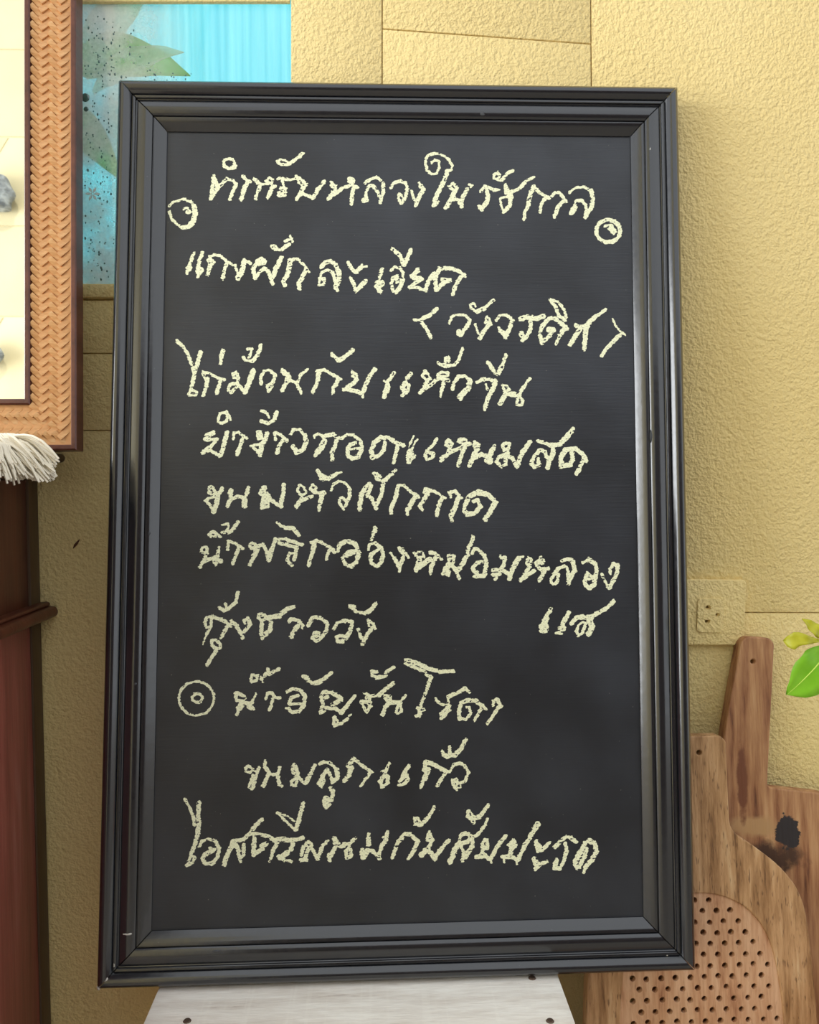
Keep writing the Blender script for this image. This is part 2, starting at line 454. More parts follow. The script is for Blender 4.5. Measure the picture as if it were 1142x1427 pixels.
# second line
LINES.append(('chalk_writing', [
 ((240, 310, K), """26 175,240 150,310 125,370;40 125,375 142,365;26 120,405 125,380;32 240,245 215,310 205,370;52 215,390 225,380;26 205,430 230,390
 28 300,275 330,320 300,340 290,300;34 310,310 300,360 285,410;22 300,270 340,258 390,270 440,315 485,340;28 435,330 415,380 405,445
 20 500,340 520,400;42 525,440 560,380 570,330;26 575,300 622,326;26 575,300 560,320
 32 660,440 645,370 680,310 710,290 740,310;36 690,330 730,320;28 660,440 700,390 735,365 765,385;32 765,385 785,440 800,485;38 800,430 830,360 870,280
 18 790,185 815,180 840,205;22 790,190 820,215 880,220;30 880,210 930,175;20 900,150 955,130;18 940,110 960,155
 38 940,300 940,340 920,400;34 920,410 885,470 895,500;22 960,295 1000,290 1050,340 1090,395;34 1065,380 1035,440 1010,480 1012,525"""),
 ((410, 320, K), """34 215,300 250,262 290,250 330,280 355,340;38 360,340 360,400 330,460;24 210,360 230,335 270,320 310,345 330,420 345,485;24 215,370 200,420;26 200,440 235,440 240,390 205,390
 30 430,260 460,310 490,335;34 490,340 530,305;20 530,300 580,290;20 540,275 535,300;28 450,385 475,430 490,485;36 495,485 530,450 570,410
 30 700,315 680,380;60 672,430 690,430;40 660,450 685,490
 22 770,325 800,300 840,305 870,345 868,400;34 865,400 850,450 815,495;28 790,490 775,430 790,385 820,370;22 820,385 815,420 845,400
 32 785,155 840,200 870,270;34 880,280 905,220 930,165
 40 985,325 940,370;36 950,385 1015,392;32 1010,395 920,460;26 920,465 980,460 1055,490"""),
 ((500, 330, K), """32 530,420 560,350 600,290
 34 620,420 610,370 615,310 640,260;30 640,255 720,248 790,270 840,305;22 840,310 852,322;32 815,320 775,380 750,455;34 625,420 660,380 715,345;36 670,340 725,348"""),
]))
LINES.append(('chalk_writing', [
 ((560, 400, K), """30 280,175 220,225 150,265;20 150,265 100,265;28 165,285 205,345 230,400
 24 380,285 395,245 430,222 510,228 545,265;30 540,275 510,330 470,375;48 455,360 465,375
 20 590,155 570,125 545,145 560,175 600,200;32 600,195 660,170;26 660,165 730,105
 20 585,295 610,370;34 625,405 660,340 700,290;22 670,285 675,240 700,255 712,297
 24 755,265 785,225 830,220 870,250;34 880,265 860,330 825,400;38 790,350 820,380;20 775,325 785,350"""),
 ((690, 400, K), """38 205,255 260,235;42 260,245 330,250 385,235;32 285,265 285,330 255,390 220,425;42 212,370 225,395
 32 375,450 360,380 375,310 430,255;32 430,250 480,250 540,300 575,332;38 560,320 520,380;24 520,380 488,450;34 385,440 440,380;46 430,340 462,345;28 435,100 480,150 510,230 558,262;22 440,95 510,125 550,180 570,240
 32 640,300 670,325;38 680,335 640,390 600,460;42 725,330 720,400;36 720,400 712,490;34 670,325 740,310;36 730,300 800,240;28 800,240 880,180
 17 938,255 965,315 1000,355 1040,385;34 1010,370 940,435;28 940,435 880,500 852,545"""),
]))
LINES.append(('chalk_writing', [
 ((235, 460, K), """26 65,85 110,125 150,180 180,260 200,335;34 255,180 230,270 205,340;30 205,340 195,410 180,470;22 180,470 160,515 220,520 225,490 190,480
 26 275,335 285,375 310,395;36 310,385 300,450;26 300,460 275,520;22 275,330 330,345 390,380 448,396;30 415,395 400,450 382,500
 36 435,165 420,215;26 420,215 415,268
 24 510,345 540,335 555,380 550,420;22 510,345 520,375 550,390;24 545,425 490,430 475,480 500,495 545,450;26 545,425 580,460 605,495;42 610,490 640,420 675,325
 22 630,150 665,145 655,185 640,220;24 595,215 610,240 670,250;30 670,245 710,200 735,125
 28 735,425 735,370 760,330;22 760,325 800,320 850,355;26 850,365 835,410 800,440;22 785,450 795,490;20 785,445 830,450 800,480
 34 905,330 925,350;24 905,315 950,345 968,380;34 945,385 935,420 905,480;26 930,420 970,400 1020,425;26 1020,425 1055,495;24 1025,430 1050,360 1105,315"""),
 ((400, 470, K), """34 255,280 250,330 230,390;32 230,390 205,435;26 240,268 295,255 350,290 427,332;30 410,335 385,390;24 370,400 367,455
 30 355,135 415,185;34 415,185 460,155 525,105
 22 520,270 555,300 560,340;22 520,270 525,310 555,330;34 550,345 500,390 455,415;32 470,410 540,425 600,450;34 605,440 640,350 665,300 700,255;16 600,460 605,478
 28 855,285 820,330 800,350;46 800,385 795,425;34 780,440 775,475;20 775,350 800,360
 32 990,290 955,330;40 945,360 930,390;38 920,400 945,440;28 920,465 960,430 972,385"""),
 ((560, 470, K), """22 185,265 165,310 195,335 230,330;22 185,265 217,305;32 205,350 180,400 150,440;30 165,425 230,380 300,320;22 285,300 320,275 370,285 365,310 320,310 290,300;34 300,320 372,345;30 335,360 320,420;20 315,430 310,475
 28 290,205 340,230 420,220;24 345,200 350,170 375,160 375,195;26 420,220 455,180 485,90
 30 405,410 420,360 450,320;28 450,315 500,305 540,335;42 545,350 530,410;46 505,425 465,470;24 465,498 482,480
 26 600,360 640,335 700,335 745,355;38 745,350 735,400;38 725,410 690,480;32 690,480 660,570;20 670,375 682,415
 32 685,200 755,290;38 765,290 795,240;28 795,240 830,145
 22 805,385 840,385 860,420 820,430 805,385;38 830,450 785,525;46 840,450 900,455;28 900,445 940,470;24 945,465 920,500 915,540 955,540 965,500 940,475;28 935,460 970,400 1020,330"""),
]))
LINES.append(('chalk_writing', [
 ((265, 560, K), """22 225,130 240,95 280,85 300,110 290,155 255,175 225,160 225,130;20 295,75 322,142
 24 130,265 185,240 195,255 130,285 115,300;24 120,305 215,300;30 215,300 160,360 100,405;26 100,405 160,385 235,430;36 245,425 270,340 295,245
 24 345,295 350,250 385,240 452,292;32 420,290 400,350 375,415
 22 570,70 610,90 630,125;30 565,150 620,170 670,145;32 670,140 690,80
 24 545,295 535,240 560,240 575,290 545,295;38 615,255 590,310 560,380;24 485,350 560,335;24 490,350 535,390 555,430;34 555,425 575,370
 24 680,300 675,250;26 675,245 720,260 772,307;30 735,310 705,360 692,410
 24 800,260 820,225 870,220 910,260;34 915,265 925,320 900,380 850,405;42 820,360 850,395"""),
 ((430, 570, K), """22 50,230 45,210 75,200 110,210 130,240;46 125,260 100,310 75,340;32 70,350 55,370;34 140,215 200,205 235,230;34 225,240 205,310;32 200,320 185,350 190,400
 26 265,235 310,205 360,210 410,250;34 420,265 425,320 400,380 350,395 315,370 310,320 335,285 370,270;20 330,320 400,310
 34 510,390 500,330 520,280;34 520,270 580,225 640,230;32 640,230 700,270 757,290;32 710,290 690,370;26 690,370 680,430;30 515,390 560,375 600,330 610,270
 16 840,215 800,300;16 865,240 825,315;50 810,345 820,355;36 795,370 800,420;24 800,425 845,375
 28 1020,240 985,300;28 985,300 945,330 930,370;26 930,370 945,405 985,390 1000,355 960,345"""),
 ((600, 570, 240/1142.0), """22 115,210 105,235 130,260 145,230 120,205;26 130,255 115,300 70,345;26 75,325 140,285 190,260;46 200,210 225,215;24 190,260 262,230;28 230,250 205,310;24 205,310 185,375
 22 295,220 325,240 300,270 290,230;28 315,265 285,310 260,375;28 280,330 340,300 385,310;28 370,345 400,355 400,330;32 385,330 410,270 427,250
 22 485,230 520,225;22 480,240 490,275 520,260;22 525,225 515,290;24 515,295 455,320 440,350 470,380 500,370 500,320;26 510,310 545,325 575,380;32 575,375 610,290 660,220
 24 715,210 760,225 800,240;34 800,240 860,235 890,200;32 890,205 945,135;32 815,250 810,310 785,350 780,390;26 775,330 760,280 725,275 690,310 670,360 690,385 720,370 715,330
 34 870,380 865,320 895,275;30 895,270 960,260 1010,300 1035,345;28 1010,350 990,390 970,430;32 875,380 930,370;28 940,290 945,340 925,370"""),
]))
LINES.append(('chalk_writing', [
 ((270, 640, K), """26 125,220 120,260 155,285 180,265 150,225 125,220;32 225,235 200,280;38 195,290 180,350;22 90,325 165,300;24 95,325 130,365 160,420;38 160,415 185,350
 40 300,250 290,265;32 300,280 295,310 270,375;26 290,320 350,295 400,305;46 405,320 405,370;30 420,290 435,225
 46 560,230 540,270;46 560,260 590,290;42 560,300 550,370;28 540,385 590,380 590,320;28 590,295 640,340 690,375;34 695,370 710,290;32 715,285 718,200"""),
 ((400, 640, K), """20 100,205 85,250 115,290 155,265 130,220 100,205;20 185,235 205,200 235,225 215,260 185,235;36 120,310 75,375;32 110,330 200,295;26 215,265 300,265;38 280,290 265,340;28 265,340 255,400
 32 245,90 265,130;22 245,90 290,130;38 275,150 330,150;32 330,150 390,125;22 390,115 432,105
 20 355,245 370,200 410,175 460,185 500,230;28 500,235 500,300 465,370;24 420,350 415,315 445,305 480,340;24 420,350 450,392
 36 590,350 590,290 620,230;32 580,350 580,400;30 620,225 660,195 670,220 640,290;28 645,280 680,320 710,390;32 715,360 750,290 770,190;20 690,110 720,110 745,140;26 700,110 720,160 760,170 790,165;30 790,160 865,85
 34 885,215 870,290 835,380;32 830,390 830,425;24 885,205 930,210 990,260 1052,300;38 1020,300 985,360 960,400;24 960,410 960,440"""),
 ((540, 650, K), """46 305,190 315,220;34 310,230 285,280;26 285,280 255,310 280,345;24 300,180 370,195 462,252;34 435,255 410,310;32 400,340 395,390
 18 485,208 500,215 505,245;26 505,205 540,195 592,252;38 565,255 545,310;40 540,320 510,390;28 510,390 515,430
 36 620,310 650,240;42 650,240 730,205 790,220;38 790,215 840,260 865,290;42 855,300 820,350;38 820,360 780,420;30 615,310 610,350 640,380;40 640,380 700,370 740,320;32 735,320 720,265 690,275"""),
]))
LINES.append(('chalk_writing', [
 ((265, 720, K), """22 90,280 95,245 130,240 140,270 115,290 90,280;28 135,290 110,350 80,400;26 100,370 150,340 195,320;32 180,330 205,375;32 200,340 250,355;32 215,330 225,275;18 230,270 230,240
 24 150,140 180,118 210,135 200,160 170,158 150,140;20 205,130 242,160
 20 255,65 300,55 310,85 295,110;24 255,125 300,130 330,115;30 330,110 385,45
 26 300,260 305,200;24 310,195 360,210 422,256;28 385,255 365,310 340,370
 24 475,235 490,210 520,215 520,240 490,255 475,235;40 540,250 510,310;30 510,315 475,380;32 530,240 580,225;28 580,220 610,280 625,345;40 630,340 650,260;32 655,250 680,180
 26 695,50 760,90;34 760,90 820,90 865,145;18 705,180 760,172;30 760,180 830,205 890,225;30 710,210 780,225 850,245;32 850,250 830,340;26 775,350 790,290 830,290;26 775,350 810,388
 38 990,215 975,280;30 970,290 945,385;26 965,205 1010,190 1080,225 1140,260;26 1110,265 1085,335"""),
 ((420, 720, K), """26 240,255 265,285;38 310,215 370,195 430,215;30 295,270 300,225;36 440,230 460,290 440,360 400,395;28 400,395 350,380 330,330;30 345,310 380,275 430,275;24 360,315 420,290
 34 590,90 575,140;24 570,145 562,185
 26 535,265 545,220 590,210;32 590,215 640,250 655,310 630,370 600,395 560,370 550,310 580,285;24 580,285 620,260
 20 710,285 740,330;32 740,330 775,390;24 780,435 785,400;32 785,390 815,320;36 785,250 810,290;22 810,260 852,322
 24 900,290 930,280 965,285 980,320;24 905,295 925,325 965,320;42 945,350 915,420;42 940,400 1020,335;34 1030,285 1060,290;24 1060,290 1117,336;34 1070,325 1040,390;28 1035,400 1030,450"""),
 ((560, 720, K), """26 370,310 400,300 420,320;26 370,310 380,345;26 415,320 410,370;46 380,380 350,420;40 345,440 370,440;32 330,455 375,460;32 395,385 440,430;34 440,440 490,370;38 490,370 510,325;30 440,440 458,490
 32 570,165 545,230;24 525,270 532,305;26 535,240 528,280;12 560,150 572,170
 28 560,290 580,255 610,260 650,305;34 660,310 675,370 660,460;32 655,470 580,475;36 600,450 570,420;32 565,410 600,370 640,360
 32 790,320 825,330;32 815,335 815,380 780,430;30 725,425 800,420;34 730,460 780,460;24 745,500 760,480;34 800,425 850,450;38 860,490 880,420;42 890,400 930,330;22 930,320 965,320"""),
 ((690, 730, K), """22 250,310 270,270 290,280 285,320 260,325 250,310;32 275,345 240,400 205,450;32 230,430 310,370;38 330,310 365,300;46 365,280 375,300;30 330,335 370,360 427,355;34 395,370 355,450
 26 535,295 580,280 615,290;38 620,300 635,370;34 625,390 600,440;32 590,480 585,420;26 585,410 575,350 550,335 510,355;32 500,360 470,400;26 470,405 445,450 460,480 495,470 510,410 480,400
 28 700,310 750,285;34 750,285 800,320 810,380;38 805,400 790,470;36 790,480 750,510 720,480;32 715,460 730,400;24 735,390 775,420;18 750,440 790,430
 24 850,400 880,460 905,510;34 910,510 950,440 975,380;32 975,375 980,330 945,320;24 940,325 915,360 920,400"""),
]))
LINES.append(('chalk_writing', [
 ((260, 810, K), """24 145,330 160,290 210,275;22 145,330 160,370 195,360 200,310;30 210,280 290,310 357,356;24 190,370 160,420;15 160,420 132,500;28 320,370 275,450
 28 265,210 300,235 340,220;22 310,180 320,215;32 340,215 390,170;26 390,170 410,90
 34 360,320 400,350;34 400,365 440,420;28 445,455 450,420;32 455,410 500,350;34 505,340 490,295;22 490,295 460,310 465,335
 26 205,510 200,475 230,465 270,500 265,535 220,530 205,510;30 240,545 200,610;28 200,610 165,665
 26 570,290 580,265 625,265 640,290 600,310 570,290;32 600,340 595,420;28 605,455 610,420;36 615,430 665,390 675,330;42 650,290 740,275;34 740,270 800,225;30 800,218 855,200
 28 820,320 830,295;28 830,300 890,310 925,350;38 890,350 860,390;36 860,390 835,440;20 925,350 920,375"""),
 ((390, 810, K), """34 230,350 260,290 320,290;30 320,290 380,335;28 380,340 370,400 330,450 290,480;28 290,480 260,450 270,415;24 275,410 310,405 310,435 290,440
 28 430,375 460,330 520,310;32 520,315 575,325;34 575,335 560,400 530,455;22 530,455 500,465;26 505,480 460,480 455,445 480,430 510,440 530,460
 22 560,190 600,205;26 560,200 610,240 680,260;32 680,255 730,225;32 730,225 765,180
 26 625,385 650,450;32 660,500 700,420;34 700,420 735,370;24 705,310 745,340 760,377;22 705,310 712,360"""),
]))
LINES.append(('chalk_writing', [
 ((690, 810, K), """30 445,225 415,270;46 410,290 390,340;56 378,360 400,365;34 370,400 410,390
 30 590,245 570,290;40 560,300 540,340;50 525,375 540,375;26 490,410 530,415
 36 610,335 650,290 700,285;42 690,285 770,285;34 770,280 830,250;32 830,250 900,205 945,160;46 750,310 775,360;42 775,370 745,420;22 700,325 725,340;22 650,400 665,350 690,330;24 650,400 665,432 695,410 715,360"""),
]))
LINES.append(('chalk_circle', [((235, 905, K), "21 "+circ(222, 390, 140, 135, 26)+";24 "+circ(230, 388, 40, 34, 14))]))
LINES.append(('chalk_writing', [
 ((235, 905, K), """28 535,345 580,360 610,385;26 535,370 540,400 580,410;46 590,420 560,470;32 560,480 545,515;32 590,420 640,430;34 640,460 672,470;28 650,440 675,400;18 675,400 697,355
 24 655,235 665,205 710,205 700,250 660,255 655,235;20 735,215 750,255;28 740,240 780,190;26 790,155 800,190;30 800,200 875,155
 24 775,390 790,350;26 790,350 825,345 840,370;28 840,380 885,385;28 830,400 805,480"""),
 ((390, 905, K), """28 60,335 110,310 165,325;32 165,325 200,370 195,440 155,490;26 155,490 95,500 70,470;30 75,430 95,380 145,365;20 75,435 175,430;16 50,465 56,468
 34 190,215 220,230;30 220,240 260,270 310,265;34 310,260 370,220;28 370,215 415,185
 28 325,500 345,440;28 345,430 330,370 350,335;32 350,335 420,345 490,390;34 490,400 420,440;28 330,410 380,375;22 325,505 360,490;32 370,465 440,470 490,505;34 490,505 540,440;26 540,440 600,370
 28 430,590 435,540;20 440,530 465,580;28 440,605 490,590;28 490,585 540,550;16 550,530 570,520
 22 675,350 710,360 690,385;22 690,350 720,390;32 720,370 790,365;34 790,360 850,310;32 850,310 905,270;28 715,390 715,450;28 645,415 720,420;24 655,430 690,500;24 690,500 725,450
 24 775,180 735,175 735,205 770,225;28 770,225 850,210;28 840,190 905,140
 22 835,370 880,375 885,410 845,400 835,370;36 880,415 840,460;32 840,460 820,515;34 880,420 960,420;24 945,430 930,500;24 935,510 970,490 960,430;24 960,415 985,385;16 985,385 1003,365"""),
 ((520, 905, K), """30 260,85 340,100;36 340,105 430,145;34 430,150 530,175;32 530,180 640,170;30 260,115 340,145;26 340,145 420,180;20 420,200 470,220;32 462,220 440,290;26 440,290 410,370 380,440;36 380,470 370,520;36 360,470 400,480;28 345,530 375,525
 24 500,390 520,420;22 520,420 560,440 600,430;32 600,375 680,340;32 680,340 735,310;24 740,310 770,342;20 600,380 600,430;34 605,450 555,510;34 605,480 560,530;28 540,510 545,548
 32 690,550 685,490 700,430;34 700,425 760,405 820,410;32 820,410 880,455;24 880,455 905,480;26 860,470 810,565;26 690,550 740,555 780,510;22 780,505 765,460 745,460
 24 955,440 960,410 985,390;26 985,390 1022,457;30 1000,460 955,530;28 955,530 910,590"""),
]))
LINES.append(('chalk_writing', [
 ((320, 1015, K), """22 125,315 150,300 185,325 165,350 130,340 125,315;22 185,330 210,340;28 235,310 215,370;34 210,375 185,470;24 190,370 155,460;22 155,470 185,482
 28 285,265 280,310;34 285,310 310,345;32 310,370 270,455;24 310,365 390,365;28 390,360 400,310;32 385,380 400,450;24 385,420 417,460
 28 515,285 500,330;32 520,290 540,350;26 505,350 540,370;26 540,375 495,420 495,450 525,455 540,400;26 550,390 600,440;36 605,430 650,360;30 650,360 680,290
 24 715,285 750,265 800,275 850,320;36 855,330 860,390;32 850,400 820,430;28 780,330 800,370 820,430;32 770,340 735,390;26 735,395 705,440 735,460 755,410
 36 805,475 820,490;30 825,500 815,570;46 765,560 790,570;42 760,580 770,615;24 770,632 800,600
 32 985,245 960,280;46 950,300 970,310;38 970,320 950,370;32 945,380 915,415;28 990,240 1060,300 1132,347;28 1120,355 1080,410;24 1080,410 1045,460"""),
 ((480, 1015, K), """26 360,275 340,310;22 300,340 340,330;28 325,340 330,370;32 300,400 325,370 350,390 345,430;32 285,420 300,460;28 300,467 345,435
 32 515,300 490,330;38 485,340 470,380;32 480,385 440,420;28 435,452 480,440 510,400;28 510,400 500,375
 32 650,265 640,300;46 640,330 665,330;38 660,350 640,400;28 630,410 610,467;36 670,270 720,295;32 720,295 822,342;26 805,355 770,410;30 770,410 740,452
 36 790,205 820,225;22 780,180 790,200;26 840,150 840,200;36 820,220 890,210;34 890,205 930,160;34 930,160 970,90
 22 840,345 870,290;26 870,285 920,275 960,295;26 960,295 990,355;24 985,360 965,410;28 960,420 900,450;24 860,410 890,405 910,440;26 860,410 870,450 895,490;34 890,460 920,460"""),
]))
LINES.append(('chalk_writing', [
 ((240, 1100, K), """24 100,75 140,140 170,220 180,290;34 215,105 210,180 210,250;38 215,260 205,350;34 205,350 180,440;30 180,440 150,520;22 150,530 115,605;24 115,605 165,580 180,540 150,530
 24 215,455 240,410 290,395 340,405;30 345,410 375,470 365,530;32 360,540 320,590 270,590;32 260,580 240,550 260,510 310,490;22 260,530 330,490;24 300,470 340,480
 36 415,595 430,540 455,490;38 460,480 490,420;32 480,415 570,400;32 570,395 620,350;34 620,350 665,290;32 665,285 715,240;34 510,440 530,490;28 525,490 545,570;32 570,440 570,520;22 545,560 570,520
 32 655,350 655,430;36 650,440 650,520;28 660,350 720,360 790,385;32 790,390 837,420;34 835,430 800,500;26 800,500 785,550;18 775,572 776,576;36 660,510 720,470;36 715,450 752,435
 38 840,395 920,400;36 920,405 990,400;30 990,400 1045,385;36 960,430 945,480;44 920,500 880,530;36 850,530 890,560;22 890,560 952,575;30 850,545 880,520
 22 840,190 920,265 980,325;18 850,190 920,210 975,255;36 985,320 1010,240;32 1010,240 1045,110"""),
 ((380, 1100, K), """24 265,425 290,415 310,440 290,465 265,440;32 290,470 250,560;32 245,460 230,520;28 225,560 270,560;28 310,460 355,550;34 360,545 400,450;28 400,450 437,410
 32 490,390 495,430;32 500,395 525,430;36 500,440 570,450;36 500,460 460,530;32 450,520 455,567;34 560,440 610,430;30 620,430 660,385;26 610,450 585,490 590,540;26 590,545 630,530 620,480
 34 765,355 765,400;38 765,400 765,440;52 720,490 720,520;46 720,540 750,490;32 750,480 800,490;30 800,490 852,547;32 840,530 870,450;32 870,450 905,400;30 905,390 915,335;18 880,385 905,380"""),
 ((530, 1110, K), """30 95,490 120,420;34 120,415 150,350;34 155,345 200,300 240,300;32 240,300 302,356;34 295,360 270,430;28 270,430 225,490
 24 300,170 275,170 280,215;22 300,170 315,200;34 280,215 330,225;32 330,220 390,160;26 390,155 430,85
 24 390,285 375,340 410,360;24 395,290 420,350;28 405,365 385,410;42 360,430 330,465;34 370,430 410,450;30 410,455 435,502;34 440,480 490,410;32 490,410 548,350
 34 640,310 680,290 720,310;24 640,320 630,350;32 640,370 700,360;24 690,360 730,320;32 735,330 735,390;36 730,400 680,480;26 655,512 665,440 640,390;42 620,380 580,450;42 590,450 555,520;24 740,325 790,290;24 790,290 840,220;24 840,220 855,175
 32 705,120 700,160;24 710,120 745,160;34 720,170 745,200;36 745,180 790,160;32 790,160 830,110;28 830,110 862,70
 26 835,340 810,380;26 850,345 855,400;32 810,400 850,410;32 825,420 800,460;42 770,480 830,470;34 830,470 880,500;34 880,490 930,400;32 930,400 995,315;16 880,500 885,527"""),
 ((660, 1110, K), """34 320,350 285,385;36 330,360 330,390;38 310,400 290,460;36 235,480 290,475;18 240,490 245,522;34 290,475 345,500;18 345,500 345,532;34 355,500 400,410;34 400,400 450,330;34 450,320 490,260;42 490,255 515,215
 38 500,360 515,430;34 515,380 540,410;34 540,430 580,390;24 580,385 607,365;42 485,500 500,540;34 495,572 530,540;26 530,540 587,515
 34 650,400 690,360;30 690,355 740,320;28 740,320 780,325;32 780,335 820,360;30 730,370 745,430;32 740,440 720,510;28 720,510 700,550;40 650,540 665,510;36 650,570 690,570
 42 920,350 940,360;36 890,370 860,430;38 960,360 980,430;38 975,450 940,510;38 940,510 890,560;22 885,570 880,602;42 850,440 815,510;36 810,530 830,570;34 840,560 890,470;28 890,460 900,410"""),
]))

PANEL_H = 0.0070        # panel face above the back of the frame
_org = CORNERS[3]-BNR*FRONT_H                      # bottom-left-back corner of the frame
def to_board(px, py, h):
    """photo pixel -> board local (x, y) on the plane h above the back (vectorised)"""
    px = np.asarray(px, float); py = np.asarray(py, float)
    d = (RW@np.array([_tw(np.array([(a-CXP)/F, (b-CYP)/F, 1.0])) for a, b in zip(px.ravel(), py.ravel())]).T).T
    p0 = _org+BNR*h
    tt = ((p0-CAM)@BNR)/(d@BNR)
    P = CAM+d*tt[:, None]-_org
    return P[:, 0], P@BUP

def vnoise(rs, x, y, cx, cy):
    gx, gy = x/cx, y/cy
    ix, iy = np.floor(gx).astype(int), np.floor(gy).astype(int)
    fx, fy = gx-ix, gy-iy
    fx = fx*fx*(3-2*fx); fy = fy*fy*(3-2*fy)
    T = rs.rand(256, 256)
    g = lambda a, b: T[a % 256, b % 256]
    return (g(ix, iy)*(1-fx)+g(ix+1, iy)*fx)*(1-fy)+(g(ix, iy+1)*(1-fx)+g(ix+1, iy+1)*fx)*fy-0.5

def chalk_mesh(name, crops, parent, seed):
    rs = np.random.RandomState(seed)
    segs = []
    for (x0, y0, k), txt in crops:
        for st in txt.replace('\n', ';').split(';'):
            f = st.split()
            if len(f) < 2: continue
            w = float(f[0])*k*0.5
            pts = [(x0+float(a)*k, y0+float(b)*k) for a, b in (q.split(',') for q in f[1:])]
            if len(pts) == 1: pts = pts*2
            segs += [(pts[i], pts[i+1], w) for i in range(len(pts)-1)]
    S = 0.62
    xs = [p[0] for s in segs for p in s[:2]]; ys = [p[1] for s in segs for p in s[:2]]
    X0, Y0 = min(xs)-8, min(ys)-8
    nx, ny = int((max(xs)+8-X0)/S)+2, int((max(ys)+8-Y0)/S)+2
    D = np.full((ny, nx), -9.0)
    for (a, b, w) in segs:
        i0, i1 = int((min(a[0], b[0])-w-4-X0)/S), int((max(a[0], b[0])+w+4-X0)/S)+1
        j0, j1 = int((min(a[1], b[1])-w-4-Y0)/S), int((max(a[1], b[1])+w+4-Y0)/S)+1
        gx = X0+S*np.arange(i0, i1)[None, :]; gy = Y0+S*np.arange(j0, j1)[:, None]
        dx, dy = b[0]-a[0], b[1]-a[1]; L2 = dx*dx+dy*dy
        u = np.clip(((gx-a[0])*dx+(gy-a[1])*dy)/L2, 0, 1) if L2 > 0 else 0*gx*gy
        d = np.hypot(gx-a[0]-u*dx, gy-a[1]-u*dy)
        D[j0:j1, i0:i1] = np.maximum(D[j0:j1, i0:i1], w-d)
    GX, GY = np.meshgrid(X0+S*np.arange(nx), Y0+S*np.arange(ny))
    n1 = vnoise(rs, GX, GY+0.18*GX, 5.0, 1.5); n2 = vnoise(rs, GX, GY, 1.6, 1.1)
    n3 = vnoise(rs, GX, GY+0.18*GX, 4.0, 1.3)
    Fd = D+0.02+n1*1.9+n2*0.8
    hole = n3*1.0+n2*0.45                                 # bare grain showing through
    Fd = np.minimum(Fd, (0.37-hole)*3.0)
    Fd = np.where(np.abs(Fd) < 1e-4, 1e-4, Fd)
    pos = Fd > 0
    c = pos[:-1, :-1].astype(int)+pos[:-1, 1:]*2+pos[1:, 1:]*4+pos[1:, :-1]*8
    jj, ii = np.nonzero(c)
    vid = {}; VX = []; VY = []; faces = []
    def vert(key, x, y):
        r = vid.get(key)
        if r is None:
            r = vid[key] = len(VX); VX.append(x); VY.append(y)
        return r
    off = ((0, 0), (1, 0), (1, 1), (0, 1))
    FL = Fd.tolist()
    for j, i in zip(jj.tolist(), ii.tolist()):
        val = [FL[j+b][i+a] for a, b in off]
        poly = []
        for k in range(4):
            a, b = off[k]; a2, b2 = off[(k+1) % 4]
            if val[k] > 0: poly.append(vert((i+a, j+b), X0+S*(i+a), Y0+S*(j+b)))
            if (val[k] > 0) != (val[(k+1) % 4] > 0):
                u = val[k]/(val[k]-val[(k+1) % 4])
                p, q = (i+a, j+b), (i+a2, j+b2)
                key = (p, q) if p < q else (q, p)
                poly.append(vert(key, X0+S*(i+a+(a2-a)*u), Y0+S*(j+b+(b2-b)*u)))
        if len(poly) >= 3: faces.append(poly[::-1])
    bx, by = to_board(VX, VY, PANEL_H)
    me = bpy.data.meshes.new(name)
    me.from_pydata([(a, b, PANEL_H+0.00025) for a, b in zip(bx.tolist(), by.tolist())], [], faces)
    me.update()
    return link(name, me, M['chalk'], parent)
# ------------------------------------------------------------------ chalkboard
MB = Matrix(((1, BUP[0], BNR[0], _org[0]), (0, BUP[1], BNR[1], _org[1]), (0, BUP[2], BNR[2], _org[2]), (0, 0, 0, 1)))
chalkboard = tag(empty('chalkboard', M=MB), 'tall black framed chalkboard with yellow chalk handwriting, propped on the whitewashed stool', 'chalkboard')
FW = 0.049
PROF = [(0, 0), (0, 17.5), (.008, 20), (.03, 22.6), (.06, 24.5), (.10, 25.7), (.14, 26), (.18, 25.6), (.22, 24.4), (.26, 22.4), (.295, 20.0),
        (.305, 19.0), (.318, 19.0), (.322, 20.4), (.335, 20.9), (.372, 20.7), (.382, 20.0), (.386, 18.0), (.40, 17.6),
        (.45, 18.2), (.52, 19.0), (.58, 19.2), (.64, 18.6), (.69, 17.4), (.722, 15.9), (.732, 14.2), (.745, 14.0), (.750, 15.6), (.762, 16.1),
        (.785, 16.0), (.83, 14.9), (.89, 12.8), (.95, 10.6), (.985, 9.3), (1.0, 8.6), (1.0, 3.0), (.6, 0)]
PROF = [(u*FW, h*0.001) for u, h in PROF]
def hprof(u):
    pts = [p for p in PROF[1:-2]]
    return float(np.interp(u, [p[0] for p in pts], [p[1] for p in pts]))
def shear(v): return Vector((v[0]+SHEAR*v[1], v[1], v[2]))
def rail(Lg, M3):
    n_ = len(PROF); g = 0.0007
    vs_ = [(u+g, u, h) for u, h in PROF]+[(Lg-u-g, u, h) for u, h in PROF]
    fs = [(i, (i+1) % n_, n_+(i+1) % n_, n_+i) for i in range(n_)]+[tuple(range(n_))[::-1], tuple(range(n_, 2*n_))]
    o = mesh('frame_rail', [shear(M3@Vector(v)) for v in vs_], fs, M['frame'], chalkboard, 22)
    return o
W_, H_ = BOARD_W, BOARD_H
rail(W_, Matrix(((1, 0, 0, 0), (0, 1, 0, 0), (0, 0, 1, 0), (0, 0, 0, 1))))
rail(W_, Matrix(((-1, 0, 0, W_), (0, -1, 0, H_), (0, 0, 1, 0), (0, 0, 0, 1))))
rail(H_, Matrix(((0, 1, 0, 0), (-1, 0, 0, H_), (0, 0, 1, 0), (0, 0, 0, 1))))
